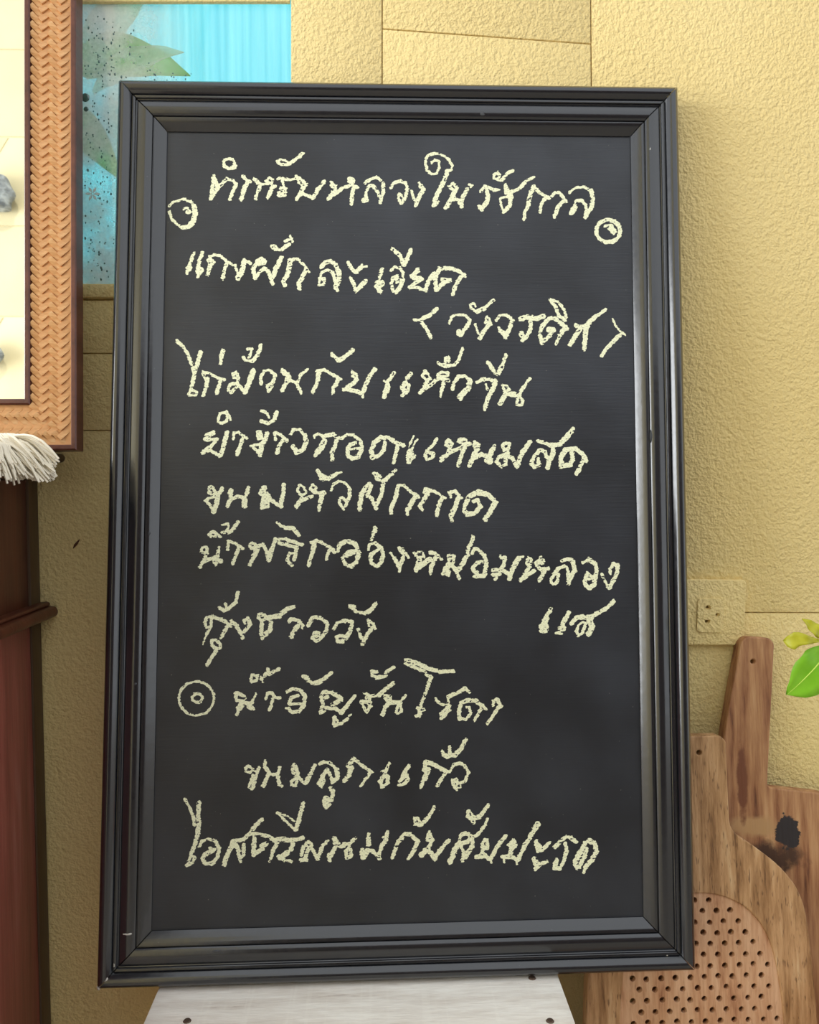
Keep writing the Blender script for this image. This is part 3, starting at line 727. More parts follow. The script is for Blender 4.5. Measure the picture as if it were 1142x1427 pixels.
rail(H_, Matrix(((0, -1, 0, W_), (1, 0, 0, 0), (0, 0, 1, 0), (0, 0, 0, 1))))
panel = box('panel', (FW-0.006, FW-0.006, 0.003), (W_-FW+0.006, H_-FW+0.006, PANEL_H), M['slate'], chalkboard)
for v in panel.data.vertices: v.co = shear(v.co)
bkp = box('back_panel', (0.002, 0.002, -0.0036), (W_-0.002, H_-0.002, -0.0001), M['frame'], chalkboard)
for v in bkp.data.vertices: v.co = shear(v.co)
for i, (nm, crops) in enumerate(LINES):
    chalk_mesh(nm, crops, panel, 11+i)

# dents and bare spots in the frame's paint
def chip_at(px, py, rx, ry, mat, name, seed, lift=0.0):
    bx, by = to_board([px], [py], 0.019); bx, by = float(bx[0]), float(by[0])
    r = random.Random(seed)
    bs = bx-SHEAR*by; u = min(bs, by, W_-bs, H_-by)
    hz = hprof(max(0, min(u, FW)))+lift
    n_ = 11; top = []
    for k in range(n_):
        a = 2*math.pi*k/n_; q = 0.65+0.5*r.random()
        top.append((bx+math.cos(a)*rx*q, by+math.sin(a)*ry*q, hz-0.0005))
    vs_ = top+[(bx, by, hz+0.0005)]+[(x, y, hz-0.0012) for x, y, z in top]
    fs = [(k, (k+1) % n_, n_) for k in range(n_)]+[(k, n_+1+k, n_+1+(k+1) % n_, (k+1) % n_) for k in range(n_)]
    mesh(name, vs_, fs, mat, chalkboard, 60)
for i, (px, py, rx, ry, m, nm) in enumerate((
    (672, 157, .0035, .003, 'dent', 'dent'), (910, 607, .0022, .009, 'dent', 'dent'), (177, 1302, .0042, .0018, 'chip', 'bare_chip'),
    (160, 1344, .0012, .0035, 'chip', 'bare_chip'), (151, 1362, .0022, .003, 'chip', 'bare_chip'), (139, 1374, .0018, .0022, 'chip', 'bare_chip'),
    (300, 1327, .006, .002, 'dent', 'dent'), (206, 743, .002, .003, 'dent', 'dent'), (907, 207, .001, .003, 'chip', 'bare_chip'),
    (930, 1330, .0012, .0014, 'chip', 'bare_chip'), (188, 953, .002, .0028, 'dent', 'dent'))):
    chip_at(px, py, rx, ry, M[m], nm, i)

# ------------------------------------------------------------------ stool under the chalkboard
SEAT_Z = float((_org)[2])-0.0005
a, b = hit_z(219, 1378, SEAT_Z), hit_z(199, 1427, SEAT_Z)
SX0 = float((a[0]+b[0])/2)
a2, b2 = hit_z(781, 1363, SEAT_Z), hit_z(803, 1427, SEAT_Z)
SX1 = float((a2[0]+b2[0])/2)
SY0, SY1 = float(hit_z(500, 1427, SEAT_Z)[1])-0.035, float(_org[1])+0.05
stool = tag(empty('wooden_stool', ((SX0+SX1)/2, (SY0+SY1)/2, 0)), 'whitewashed wooden stool carrying the black chalkboard', 'stool')
sw, sd = (SX1-SX0)/2, (SY1-SY0)/2
def rrect(x0, y0, x1, y1, r, n_=5):
    pts = []
    for cx_, cy_, s in ((x1-r, y0+r, -90), (x1-r, y1-r, 0), (x0+r, y1-r, 90), (x0+r, y0+r, 180)):
        pts += [(cx_+r*math.cos(math.radians(s+90*k/n_)), cy_+r*math.sin(math.radians(s+90*k/n_))) for k in range(n_+1)]
    return pts
prism('seat', rrect(-sw, -sd, sw, sd, 0.03), SEAT_Z-0.024, SEAT_Z, M['white_wood'], stool, None, 0.003)
for sx_ in (-1, 1):
    for sy_ in (-1, 1):
        bm = bmesh.new(); bm_box(bm, (-.019, -.019, 0), (.019, .019, SEAT_Z-0.024), 0.003)
        for v in bm.verts:
            k = 1-v.co.z/(SEAT_Z-0.024)
            v.co.x += sx_*(sw-0.045+0.03*k); v.co.y += sy_*(sd-0.04+0.02*k)
        from_bm('leg', bm, M['white_wood'], stool, 40)
for s in (-1, 1):
    box('apron', (-sw+.03, s*(sd-.04)-.009, SEAT_Z-.085), (sw-.03, s*(sd-.04)+.009, SEAT_Z-.024), M['white_wood'], stool, .002)
    box('apron', (s*(sw-.045)-.009, -sd+.03, SEAT_Z-.085), (s*(sw-.045)+.009, sd-.03, SEAT_Z-.024), M['white_wood'], stool, .002)
    box('stretcher', (s*(sw-.028)-.009, -sd+.03, .16), (s*(sw-.028)+.009, sd-.03, .19), M['white_wood'], stool, .002)
for px in ((261, 1423), (767, 1423), (742, 1363)):
    p = hit_z(px[0], px[1], SEAT_Z)
    bm = bmesh.new()
    bmesh.ops.create_cone(bm, cap_ends=True, segments=12, radius1=.0042, radius2=.003, depth=.0016,
                          matrix=Matrix.Translation((p[0]-stool.location.x, p[1]-stool.location.y, SEAT_Z+.0004)))
    from_bm('nail', bm, M['nail'], stool)

# ------------------------------------------------------------------ cabinet at the left
CX = float(hit_y(57, 760, WALL_Y)[0])                # right-hand side of the cabinet
CB, CF = WALL_Y-0.004, WALL_Y-0.42
CTOP = float(hit_y(90, 632, WALL_Y-0.02)[2])
CL = CX-0.62
cab = tag(empty('cabinet', ((CX+CL)/2, (CB+CF)/2, 0)), 'old dark red-brown wooden cabinet with rounded mouldings, standing against the wall', 'cabinet')
CO = Vector(cab.location)
def cbox(nm, a, b, m, bev=.002, par=None): return box(nm, Vector(a)-CO, Vector(b)-CO, M[m], par or cab, bev)
FR = float(hit_y(20, 668, WALL_Y-0.05)[2])
MZ = float(hit_y(70, 851, WALL_Y-0.012)[2])
cbox('body', (CL+.004, CF+.02, .06), (CX-.006, CB-.004, FR), 'cab_dark', .001)
cbox('frieze', (CL, CF, FR+.0008), (CX, CB, CTOP-.0095), 'cab_dark', .001)
cbox('rear_post', (CX-.04, CB-.0245, .0), (CX, CB, FR), 'cab_post', .0012)
cbox('front_post', (CX-.04, CF, .0), (CX, CF+.04, FR), 'cab_post', .0012)
cbox('rear_post', (CL, CB-.0245, .0), (CL+.04, CB, FR), 'cab_post', .0012)
cbox('front_post', (CL, CF, .0), (CL+.04, CF+.04, FR), 'cab_post', .0012)
cbox('side_panel', (CX-.02, CF+.041, MZ+.004), (CX-.0025, CB-.0252, FR-.0008), 'cab_dark', .0008)
cbox('side_panel', (CX-.02, CF+.041, .06), (CX-.0018, CB-.0252, MZ-.006), 'cab_red', .0008)
for k in range(2):
    xa, xb = CL+.045+k*.267, CL+.045+k*.267+.262
    d = cbox('door', (xa, CF+.004, .08), (xb, CF+.022, FR-.01), 'cab_red', .003)
    bm = bmesh.new(); bmesh.ops.create_uvsphere(bm, u_segments=12, v_segments=8, radius=.011,
        matrix=Matrix.Translation(Vector((xb-.02 if k == 0 else xa+.02, CF-.006, .5))-CO))
    from_bm('knob', bm, M['nail'], d, 60)
def moulding(nm, z0, z1, out, m, split=None):
    """rounded lip running round front and both sides"""
    prof = []
    n_ = 9; hh = (z1-z0)/2; rr = min(hh, out)
    for k in range(n_+1):
        a_ = -math.pi/2+math.pi*k/n_
        prof.append((out-rr+rr*math.cos(a_), (z0+z1)/2+hh*math.sin(a_)))
    prof = [(-.012, z0)]+prof+[(-.012, z1)]
    path = [((CX, CB), (1, 0)), ((CX, CF), (1, -1)), ((CL, CF), (-1, -1)), ((CL, CB), (-1, 0))]
    vs_, fs = [], []
    m_ = len(prof)
    for (px_, py_), (dx, dy) in path:
        for o_, z in prof: vs_.append(Vector((px_+dx*o_, py_+dy*o_, z))-CO)
    for s in range(3):
        for k in range(m_):
            fs.append((s*m_+k, s*m_+(k+1) % m_, (s+1)*m_+(k+1) % m_, (s+1)*m_+k))
    fs += [tuple(range(m_)), tuple(range(3*m_, 4*m_))]
    mesh(nm, vs_, fs, M[m], cab, 40)
moulding('waist_moulding', MZ-.0085, MZ+.004, .0185, 'cab_dark')
moulding('waist_lip', MZ+.004, MZ+.0085, .010, 'cab_dark')
moulding('top_moulding', CTOP-.0095, CTOP, .030, 'cab_post')
cbox('top_board', (CL, CF, CTOP-.0095), (CX, CB, CTOP), 'cab_dark', .0)

# ------------------------------------------------------------------ mirror with woven frame
LEAN = math.radians(3.4)
MH, MW = 0.74, 0.50
MY = WALL_Y-0.0225-MH*math.sin(LEAN)-0.002           # front plane at the foot
MXR = float(hit_y(107, 620, MY)[0])
mup = Vector((0, math.sin(LEAN), math.cos(LEAN))); mn = Vector((0, -math.cos(LEAN), math.sin(LEAN)))
o_ = Vector((MXR-MW, MY, CTOP+0.0006))-mn*0.018     # left bottom back corner
o_.z = CTOP+0.0008
MMir = Matrix(((1, mup.x, mn.x, o_.x), (0, mup.y, mn.y, o_.y), (0, mup.z, mn.z, o_.z), (0, 0, 0, 1)))
mirror = tag(empty('wall_mirror', M=MMir), 'mirror in a woven rattan frame edged with dark wood, leaning on the cabinet top', 'mirror')
PXM = 0.000747
E0, E1, E2 = 0.0055, 0.0468, 0.0525                  # outer lip, weave, inner lip (distances from the edge)
def mring(nm, u0, u1, h0, h1, m, bev):
    for k in range(4):
        Lg = MW if k % 2 == 0 else MH
        bm = bmesh.new()
        prof = [(u0, h0), (u0, h1-bev), (u0+bev, h1), (u1-bev, h1), (u1, h1-bev), (u1, h0)]
        a_ = [bm.verts.new((u, u, h)) for u, h in prof]; b_ = [bm.verts.new((Lg-u, u, h)) for u, h in prof]
        n_ = len(prof)
        for i in range(n_): bm.faces.new((a_[i], a_[(i+1) % n_], b_[(i+1) % n_], b_[i]))
        bm.faces.new(a_); bm.faces.new(b_[::-1])
        Mk = (Matrix.Identity(4), Matrix(((0, -1, 0, MW), (1, 0, 0, 0), (0, 0, 1, 0), (0, 0, 0, 1))),
              Matrix(((-1, 0, 0, MW), (0, -1, 0, MH), (0, 0, 1, 0), (0, 0, 0, 1))), Matrix(((0, 1, 0, 0), (-1, 0, 0, MH), (0, 0, 1, 0), (0, 0, 0, 1))))[k]
        bm.transform(Mk)
        from_bm(nm, bm, M[m], mirror, 30)
mring('outer_edge', 0, E0, 0, .0200, 'mahogany', .0012)
mring('weave_backing', E0, E1, 0, .0150, 'rattan_base', .0002)
mring('inner_edge', E1, E2, 0, .0200, 'mahogany', .0012)
box('mirror_glass', (E2-.003, E2-.003, .004), (MW-E2+.003, MH-E2+.003, .010), M['mirror'], mirror)
# woven strips
NC = 4; CWID = (E1-E0-.0035)/NC; PITCHW = 0.0094
def strip_mesh(sgn):
    nl, nw = 6, 2; ln, wd = .0158, .0057
    vs_, fs = [], []
    for i in range(nl+1):
        for j in range(nw+1):
            a_ = -ln/2+ln*i/nl; b_ = -wd/2+wd*j/nw
            h = -.0006+.0034*(1-i/nl)**1.2+.0003*(1-(2*j/nw-1)**2)
            c = math.sqrt(.5)
            vs_.append((c*a_-c*b_*sgn, sgn*c*a_+c*b_, h))
    for i in range(nl):
        for j in range(nw):
            q = i*(nw+1)+j; fs.append((q, q+nw+1, q+nw+2, q+1))
    # side walls down to the backing
    ring = [i*(nw+1) for i in range(nl+1)]+[nl*(nw+1)+j for j in range(1, nw+1)]+[i*(nw+1)+nw for i in range(nl-1, -1, -1)]+[j for j in range(nw-1, 0, -1)]
    base = len(vs_)
    for q in ring: vs_.append((vs_[q][0], vs_[q][1], -.0012))
    for k in range(len(ring)): fs.append((ring[k], ring[(k+1) % len(ring)], base+(k+1) % len(ring), base+k))
    me = bpy.data.meshes.new('weave_strip'); me.from_pydata(vs_, [], fs); me.update(); fix(me)
    me.shade_smooth(); me.set_sharp_from_angle(angle=math.radians(35)); me.materials.append(M['rattan'])
    return me
SM = {1: strip_mesh(1), -1: strip_mesh(-1)}
near, far = [], []
for side in range(4):
    Lg = MH if side in (0, 2) else MW
    for c in range(NC+1):
        u = E1-.001-CWID*(c+.5)                      # distance from the outer edge, counted from the inner lip
        sg = -1 if c % 2 == 0 else 1
        k = 0
        while True:
            a_ = .004+k*PITCHW+(0 if c % 2 == 0 else PITCHW*.5); k += 1
            if a_ > Lg: break
            if a_ < u or Lg-a_ < u: continue
            if u < E0-.001: continue
            if side == 0: x, y, sgn, ang = MW-u, a_, sg, 0
            elif side == 1: x, y, sgn, ang = MW-a_, u, -sg, 0
            elif side == 2: x, y, sgn, ang = u, a_, -sg, 0
            else: x, y, sgn, ang = a_, MH-u, sg, 0
            if (side == 0 and y < .505) or (side == 1 and x > MW-.115): near.append((x, y, sgn))
            else: far.append((x, y, sgn))
near = near[:300] if len(near) > 300 else near
for x, y, sgn in near:
    o = link('weave_strip', SM[sgn], None, mirror); o.location = (x, y, .0150+rnd.random()*.0003)
bm = bmesh.new()
for x, y, sgn in far:
    me = SM[sgn]; base = [bm.verts.new((v.co.x+x, v.co.y+y, v.co.z+.015)) for v in me.vertices]
    for p in me.polygons: bm.faces.new([base[i] for i in p.vertices])
tag(from_bm('weave_rest', bm, M['rattan'], mirror, 50), kind='stuff')

# ------------------------------------------------------------------ fringed mat on the cabinet
mat_o = tag(empty('fringed_mat', (CX-.1, MY-.1, CTOP)), 'cream yarn mat with a thick loose fringe hanging over the cabinet top', 'mat')
mo = Vector(mat_o.location)
box('mat_cloth', Vector((CL+.06, CF+.07, CTOP+.0004))-mo, Vector((CX-.012, MY-.026, CTOP+.009))-mo, M['wool'], mat_o, .003)
bm = bmesh.new()
ends = [(84, 640), (80, 655), (79, 669), (72, 671), (64, 674), (52, 672), (44, 668), (36, 667), (29, 672), (20, 664), (10, 660), (0, 659), (-12, 662), (-24, 662)]
NS = 330
for i in range(NS):
    f_ = rnd.random()*(len(ends)-1); k = int(f_); f_ -= k
    ex_ = ends[k][0]*(1-f_)+ends[k+1][0]*f_; ey_ = ends[k][1]*(1-f_)+ends[k+1][1]*f_
    q = rnd.random()
    short = 0.62+.38*math.sqrt(rnd.random())
    sx_ = -34+q*64*min(1, max(.25, (ex_+30)/110)); sy_ = 617-10*math.sin(math.pi*min(1, max(0, (sx_+34)/74)))+rnd.uniform(-3, 4)
    ex_ = sx_+(ex_-sx_)*short; ey_ = sy_+(ey_-sy_)*short
    if ex_ > 55 and ey_ < 634: ey_ = 634
    d0 = MY-.030-.04*rnd.random(); d1 = d0-.012*rnd.random()
    A = Vector(hit_y(sx_, sy_, d0)); rx_ = ray(ex_, ey_); d1 = min(d1-.006, (CX+.034)/(rx_[0]/rx_[1])); Bq = Vector(hit_y(ex_, ey_, d1)); d0 = min(d0, d1+.012); A = Vector(hit_y(sx_, sy_, d0))
    mid = (A+Bq)/2+Vector((.003+rnd.uniform(-.006, .006), -.004-.006*rnd.random(), (Bq-A).length*(.12+.2*rnd.random())))
    pts = []
    for s in range(6):
        u = s/5
        pts.append(A*(1-u)**2+mid*2*u*(1-u)+Bq*u*u-mo+Vector((rnd.uniform(-.0004, .0004), 0, rnd.uniform(-.0004, .0004))))
    tube_bm(bm, pts, [.0013, .0014, .0014, .0014, .0013, .0011], 5)
for i in range(300):                                  # the fringe goes on along the side of the mat
    y_ = rnd.uniform(CF+.08, MY-.075); dy = rnd.uniform(-.012, .012); dr = rnd.uniform(.012, .034)
    P = [(CX-.016, y_, CTOP+.0075), (CX+.008, y_+dy*.3, CTOP+.009+rnd.uniform(0, .004)), (CX+.032+rnd.uniform(0, .004), y_+dy*.6, CTOP+.003), (CX+.036+rnd.uniform(0, .008), y_+dy, CTOP-dr)]
    tube_bm(bm, [Vector(p)-mo for p in P], [.0013, .0014, .0014, .0011], 5)
tag(from_bm('fringe', bm, M['wool'], mat_o, 60), kind='stuff')

# ------------------------------------------------------------------ cutting boards on the bench
BZ = 0.345
CLEAN = math.radians(6.2)
cup = np.array([0, math.sin(CLEAN), math.cos(CLEAN)]); cn = np.array([0, -math.cos(CLEAN), math.sin(CLEAN)])
def board_frame(face_back, thick):
    """front plane of a leaning board whose top back edge (z=.83) lies face_back in front of the wall"""
    topb = np.array([0, WALL_Y-face_back, 0.835])
    p = topb+cn*thick
    return p
def local_of(px, py, p0, org):
    P = hit(px, py, p0, cn)-org
    return float(P[0]), float(P@cup)
def smooth_loop(pts, it=2):
    for _ in range(it):
        q = []
        for i in range(len(pts)):
            a_, b_ = pts[i], pts[(i+1) % len(pts)]
            q += [(a_[0]*.78+b_[0]*.22, a_[1]*.78+b_[1]*.22), (a_[0]*.22+b_[0]*.78, a_[1]*.22+b_[1]*.78)]
        pts = q
    return pts
def round_loop(pts, r):
    out = []
    for i in range(len(pts)):
        p, a_, b_ = Vector(pts[i]), Vector(pts[i-1]), Vector(pts[(i+1) % len(pts)])
        da, db = (a_-p), (b_-p); rr = min(r, da.length*.4, db.length*.4)
        A, B = p+da.normalized()*rr, p+db.normalized()*rr
        for k in range(4):
            u = k/3; out.append(tuple(A*(1-u)**2+p*2*u*(1-u)+B*u*u))
    return out
def cring(x, y, r, n_=14): return [(x+r*math.cos(-2*math.pi*k/n_), y+r*math.sin(-2*math.pi*k/n_)) for k in range(n_)]
def bframe(p0, xc):
    # org: on the front plane, at bench height
    s = (BZ+0.0005-p0[2])/cup[2]; org = p0+cup*s; org = np.array([xc, org[1], org[2]])
    Mx = Matrix(((1, 0, 0, org[0]), (0, cup[1], cn[1], org[1]), (0, cup[2], cn[2], org[2]), (0, 0, 0, 1)))
    return org, Mx
# rear board
T1 = .017
p0 = board_frame(.001, T1)
xc = float(hit(1040, 1300, p0, cn)[0]); org, Mx = bframe(p0, xc)
rear = tag(empty('cutting_board', M=Mx), 'reddish wooden cutting board with scorch mark and long handle, leaning on the wall', 'cutting board')
loc = lambda x, y: local_of(x, y, p0, org)
outl = [(1042, 889), (1072, 891), (1078, 897), (1073, 1000), (1068, 1099), (1150, 1108), (1174, 1120), (1184, 1150)]
outl = [loc(*p) for p in outl]+[(loc(1178, 1427)[0], .004), (loc(885, 1427)[0], .004)]
outl += [loc(*p) for p in [(893, 1130), (905, 1104), (932, 1090), (1006, 1093), (1012, 1025), (1022, 965), (1035, 896)]]
hx, hy = loc(1050, 922)
t = NT('scorched_red_teak')
v = t.coord((1, .09, 1)); n1 = t.noise(v, 66, 6, .62); n2 = t.noise(v, 200, 3)
col = t.ramp(t.math('ADD', t.math('MULTIPLY', n1, .75), t.math('MULTIPLY', n2, .25)),
             [(.36, lin(92, 52, 32)), (.43, lin(142, 94, 62)), (.55, lin(178, 132, 92)), (.68, lin(198, 158, 116))])
def blotch(col, cpx, rx, ry, colr, soft=.35, amp=.5, sc=60):
    lx, ly = loc(*cpx)
    tc = t.add('ShaderNodeTexCoord'); mp = t.add('ShaderNodeMapping')
    mp.inputs['Location'].default_value = (-lx/rx, -ly/ry, 0); mp.inputs['Scale'].default_value = (1/rx, 1/ry, 0)
    t.l(tc.outputs['Object'], mp.inputs[0])
    ln = t.add('ShaderNodeVectorMath', operation='LENGTH'); t.l(mp.outputs[0], ln.inputs[0])
    v0 = t.coord(); nz = t.noise(v0, sc, 4, .6)
    d = t.math('ADD', ln.outputs['Value'], t.math('MULTIPLY', t.math('SUBTRACT', nz, .5), amp*2))
    fac = t.ramp(d, [(max(0, .95-soft), (1, 1, 1, 1)), (.95, (0, 0, 0, 1))])
    return t.mix(fac, col, colr)
col = blotch(col, (1048, 1152), .040, .014, lin(176, 138, 96), .4, .4)
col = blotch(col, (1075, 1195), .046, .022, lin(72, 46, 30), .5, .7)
col = blotch(col, (1035, 1090), .007, .050, lin(112, 66, 42), .3, .5)
col = blotch(col, (1098, 1160), .0155, .020, lin(42, 36, 38), .10, .6, 90)
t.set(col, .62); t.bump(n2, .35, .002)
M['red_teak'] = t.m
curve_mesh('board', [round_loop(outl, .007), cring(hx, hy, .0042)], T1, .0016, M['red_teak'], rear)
def disc(nm, x, y, r, z, par, mat):
    bm = bmesh.new(); bmesh.ops.create_circle(bm, cap_ends=True, segments=14, radius=r, matrix=Matrix.Translation((x, y, z)))
    from_bm(nm, bm, mat, par)
# front board with perforated inset
T2 = .017
p0 = board_frame(.001+T1+.0015, T2)
xc = float(hit(979, 1400, p0, cn)[0]); org, Mx = bframe(p0, xc)
front = tag(empty('cutting_board', M=Mx), 'paddle-shaped wooden board with a perforated round panel, leaning beside the chalkboard foot', 'cutting board')
rt = [(1004, 1027), (1011, 1034), (1013, 1090), (1016, 1158), (1050, 1180), (1085, 1207), (1108, 1234), (1121, 1264), (1128, 1312), (1134, 1370), (1139, 1427), (1141, 1480)]
rl = [loc(*p) for p in rt]
half = rl+[(rl[-1][0]-.002, .03), (rl[-1][0]-.03, .003)]
outl = half+[(-x, y) for x, y in half[::-1]]
ar = [(990, 1243), (1015, 1249), (1042, 1263), (1065, 1288), (1080, 1322), (1090, 1372), (1096, 1427), (1098, 1475)]
al = [loc(*p) for p in ar]; al += [(al[-1][0]-.004, .045), (al[-1][0]-.03, .022)]
rec = al+[(-x, y) for x, y in al[::-1]]
hx, hy = loc(975, 1049)
rec_s = smooth_loop(rec, 2)
curve_mesh('board', [round_loop(outl, .012), rec_s[::-1], cring(hx, hy, .0042)], T2, .0014, M['teak'], front)
def inside(x, y, poly):
    c = False
    for i in range(len(poly)):
        x1, y1 = poly[i]; x2, y2 = poly[i-1]
        if (y1 > y) != (y2 > y) and x < (x2-x1)*(y-y1)/(y2-y1)+x1: c = not c
    return c
gx, gy = loc(1001, 1301)                              # one measured hole anchors the grid
g1 = loc(1021, 1303)[0]-gx
row = abs(loc(1001, 1301)[1]-loc(1001, 1316.3)[1])
holes = []
for r_ in range(-22, 10):
    for c in range(-16, 17):
        x = gx+(c+(.5 if r_ % 2 else 0))*g1+rnd.uniform(-.0009, .0009); y = gy+r_*row+rnd.uniform(-.0007, .0007)
        if all(inside(x+.0075*math.cos(a_), y+.0075*math.sin(a_), rec_s) for a_ in (0, 1.57, 3.14, 4.71, .78, 2.36)):
            holes.append((x, y))
sc_ = [(x*.999, y) for x, y in rec_s]
ins = curve_mesh('perforated_panel', [sc_]+[cring(x, y, .0033+rnd.uniform(0, .0004), 10) for x, y in holes], .006, .0003, M['teak_inset'], front)
ins.location.z = -.0022
bench = tag(empty('low_bench', (.56, WALL_Y-.15, 0)), 'low brown wooden bench against the wall holding the cutting boards', 'bench')
box('bench_top', (-.36, -.145, BZ-.03), (.44, .142, BZ), M['bench'], bench, .003)
for x in (-.32, .40):
    for y in (-.115, .112):
        box('leg', (x-.02, y-.02, 0), (x+.02, y+.02, BZ-.03), M['bench'], bench, .003)

# ------------------------------------------------------------------ wall socket
s_c = wp(969, 852)
MS = Matrix.Translation((s_c[0], WALL_Y, s_c[1]))@Matrix.Rotation(math.radians(90), 4, 'X')@Matrix.Rotation(math.radians(-1.2), 4, 'Z')
sock = tag(empty('wall_socket', M=MS), 'wall socket plate painted over in the yellow of the wall', 'socket')
sxr = wp(1034, 852)[0]-s_c[0]; syh = (wp(1000, 809)[1]-wp(1000, 896)[1])/2
MSi = MS.inverted()
def sl(px, py):
    X, Z = wp(px, py); q = MSi@Vector((X, WALL_Y, Z)); return q.x, q.y
def slot(px, py, up):
    x, y = sl(px, py); r = .0032
    p = [(x+r*math.cos(a_), y+up*r*math.sin(a_)) for a_ in [math.pi*k/8 for k in range(9)]]
    p += [(x-r*1.15, y-up*.0022), (x+r*1.15, y-up*.0022)]
    return p
c0, c1 = sl(969, 833), sl(1004, 879)
outr = rrect(min(c0[0], c1[0]), min(c0[1], c1[1]), max(c0[0], c1[0]), max(c0[1], c1[1]), .004)
ox, oy = sl(996, 855)
plate_loops = [rrect(-sxr*1.02, -syh, sxr, syh, .003), slot(983, 845, 1), slot(982, 864, -1), cring(ox, oy, .0027, 12)]
pl = curve_mesh('plate', plate_loops, .0080, .0012, M['wall'], sock)    # real holes, as deep as the plate
pl.location.z = .0075
o = curve_mesh('socket_face', [outr, slot(983, 845, 1), slot(982, 864, -1), cring(ox, oy, .0027, 12)], .003, .0003, M['wall'], sock)
o.location.z = .0088+.0005

# ------------------------------------------------------------------ plants and the sheet outside
def leaf_mat(name, c1, c2, trans=.35):
    t = NT(name); v = t.coord(); n = t.noise(v, 30, 3)
    col = t.ramp(n, [(.35, c1), (.65, c2)])
    t.set(col, .4)
    tl = t.add('ShaderNodeBsdfTranslucent'); t.l(col, tl.inputs[0])
    mx = t.add('ShaderNodeMixShader'); mx.inputs[0].default_value = trans
    t.l(t.b.outputs[0], mx.inputs[1]); t.l(tl.outputs[0], mx.inputs[2]); t.l(mx.outputs[0], t.out.inputs[0])
    return t.m
M['leaf'] = leaf_mat('bright_green_leaf', lin(128, 200, 30), lin(160, 222, 60))
M['young'] = leaf_mat('young_yellow_leaf', lin(186, 180, 20), lin(206, 206, 60))
M['rib'] = simple('pale_rib', lin(196, 226, 96), .5)
M['stem'] = simple('green_stem', lin(110, 140, 50), .6)
M['terracotta'] = simple('terracotta', lin(176, 98, 62), .8)
M['soil'] = simple('soil', lin(60, 44, 32), .95)
def leaf(nm, tip, base, left, right, mat, par, rib=None, curl=.006, sag=0.0, n_=14):
    """blade between base and tip; left/right: widths at fractions of the length"""
    tip, base = Vector(tip), Vector(base); ax = tip-base; Ln = ax.length; ax.normalize()
    nrm = Vector((.1, -1, .15)); sd = ax.cross(nrm).normalized(); nrm = sd.cross(ax).normalized()
    vs_, fs = [], []
    us = [k[0] for k in left]
    for i in range(n_+1):
        u = i/n_
        wl = float(np.interp(u, us, [k[1] for k in left])); wr = float(np.interp(u, [k[0] for k in right], [k[1] for k in right]))
        c = base+ax*Ln*u+nrm*(curl*math.sin(math.pi*u)-sag*u*u)
        for s, w in ((-1, wl), (-.5, wl), (0, 0), (.5, wr), (1, wr)):
            vs_.append(c+sd*s*w+nrm*(abs(s)*w*.22+.0015*math.sin(u*17)*abs(s)))
    for i in range(n_):
        for j in range(4):
            q = i*5+j; fs.append((q, q+5, q+6, q+1))
    po = Vector(par.location)
    o = mesh(nm, [v-po for v in vs_], fs, mat, par, 80)
    md = o.modifiers.new('thickness', 'SOLIDIFY'); md.thickness = .0006
    if rib:
        bm = bmesh.new()
        pts = [vs_[i*5+2]-po+nrm*.0004 for i in range(n_+1)]
        tube_bm(bm, pts, [.0011*(1-.75*i/n_) for i in range(n_+1)], 6)
        from_bm('midrib', bm, M['rib'], o, 60)
    return o
PY = WALL_Y-.16
q = lambda x, y, dy=0: Vector(hit_y(x, y, PY+dy))
pot_x = q(1330, 900).x
plant = tag(empty('potted_plant', (pot_x, WALL_Y-.15, BZ)), 'green plant with glossy leaf and small yellow young leaves reaching in front of the wall', 'plant')
po = Vector(plant.location)
def lathe(nm, prof, mat, par, n_=24):
    vs_, fs = [], []
    for r, z in prof:
        for k in range(n_): vs_.append((r*math.cos(2*math.pi*k/n_), r*math.sin(2*math.pi*k/n_), z))
    for i in range(len(prof)-1):
        for k in range(n_): fs.append((i*n_+k, i*n_+(k+1) % n_, (i+1)*n_+(k+1) % n_, (i+1)*n_+k))
    fs += [tuple(range(n_))[::-1], tuple(range((len(prof)-1)*n_, len(prof)*n_))]
    return mesh(nm, vs_, fs, mat, par, 35)
lathe('pot', [(.045, .0005), (.062, .105), (.068, .105), (.068, .125), (.060, .125), (.056, .108)], M['terracotta'], plant)
lathe('soil', [(.056, .100), (.056, .112)], M['soil'], plant)
node = q(1172, 900)
bm = bmesh.new()
tube_bm(bm, [Vector((0, 0, .11)), Vector((-.02, 0, .22)), Vector((-.05, -.005, .34)), node-po], [.005, .0045, .004, .0028], 8)
tube_bm(bm, [node-po, q(1156, 905)-po], [.002, .0015], 6)
tube_bm(bm, [node-po, q(1145, 893, -.01)-po], [.002, .0012], 6)
from_bm('stem', bm, M['stem'], plant, 60)
px2m = (q(1142, 900)-q(1141, 900)).length
LW = lambda ws: [(u, w*px2m) for u, w in ws]
leaf('leaf', q(1097, 968), q(1160, 900), LW([(0, 2), (.12, 16), (.3, 27), (.5, 31), (.7, 27), (.88, 16), (1, .3)]),
     LW([(0, 2), (.15, 18), (.35, 28), (.55, 28), (.75, 20), (.92, 9), (1, .3)]), M['leaf'], plant, True, .004)
leaf('young_leaf', q(1093, 893, -.004), q(1146, 893, -.01), LW([(0, 1), (.4, 4), (.62, 6), (.8, 12), (.93, 8), (1, .5)]),
     LW([(0, 1), (.4, 7), (.62, 12), (.8, 12), (.93, 6), (1, .5)]), M['young'], plant, None, .006)
leaf('young_leaf', q(1119, 862, -.004), q(1152, 893, -.008), LW([(0, 1), (.4, 9), (.75, 6), (1, .4)]), LW([(0, 1), (.4, 9), (.75, 6), (1, .4)]), M['young'], plant, None, .003)
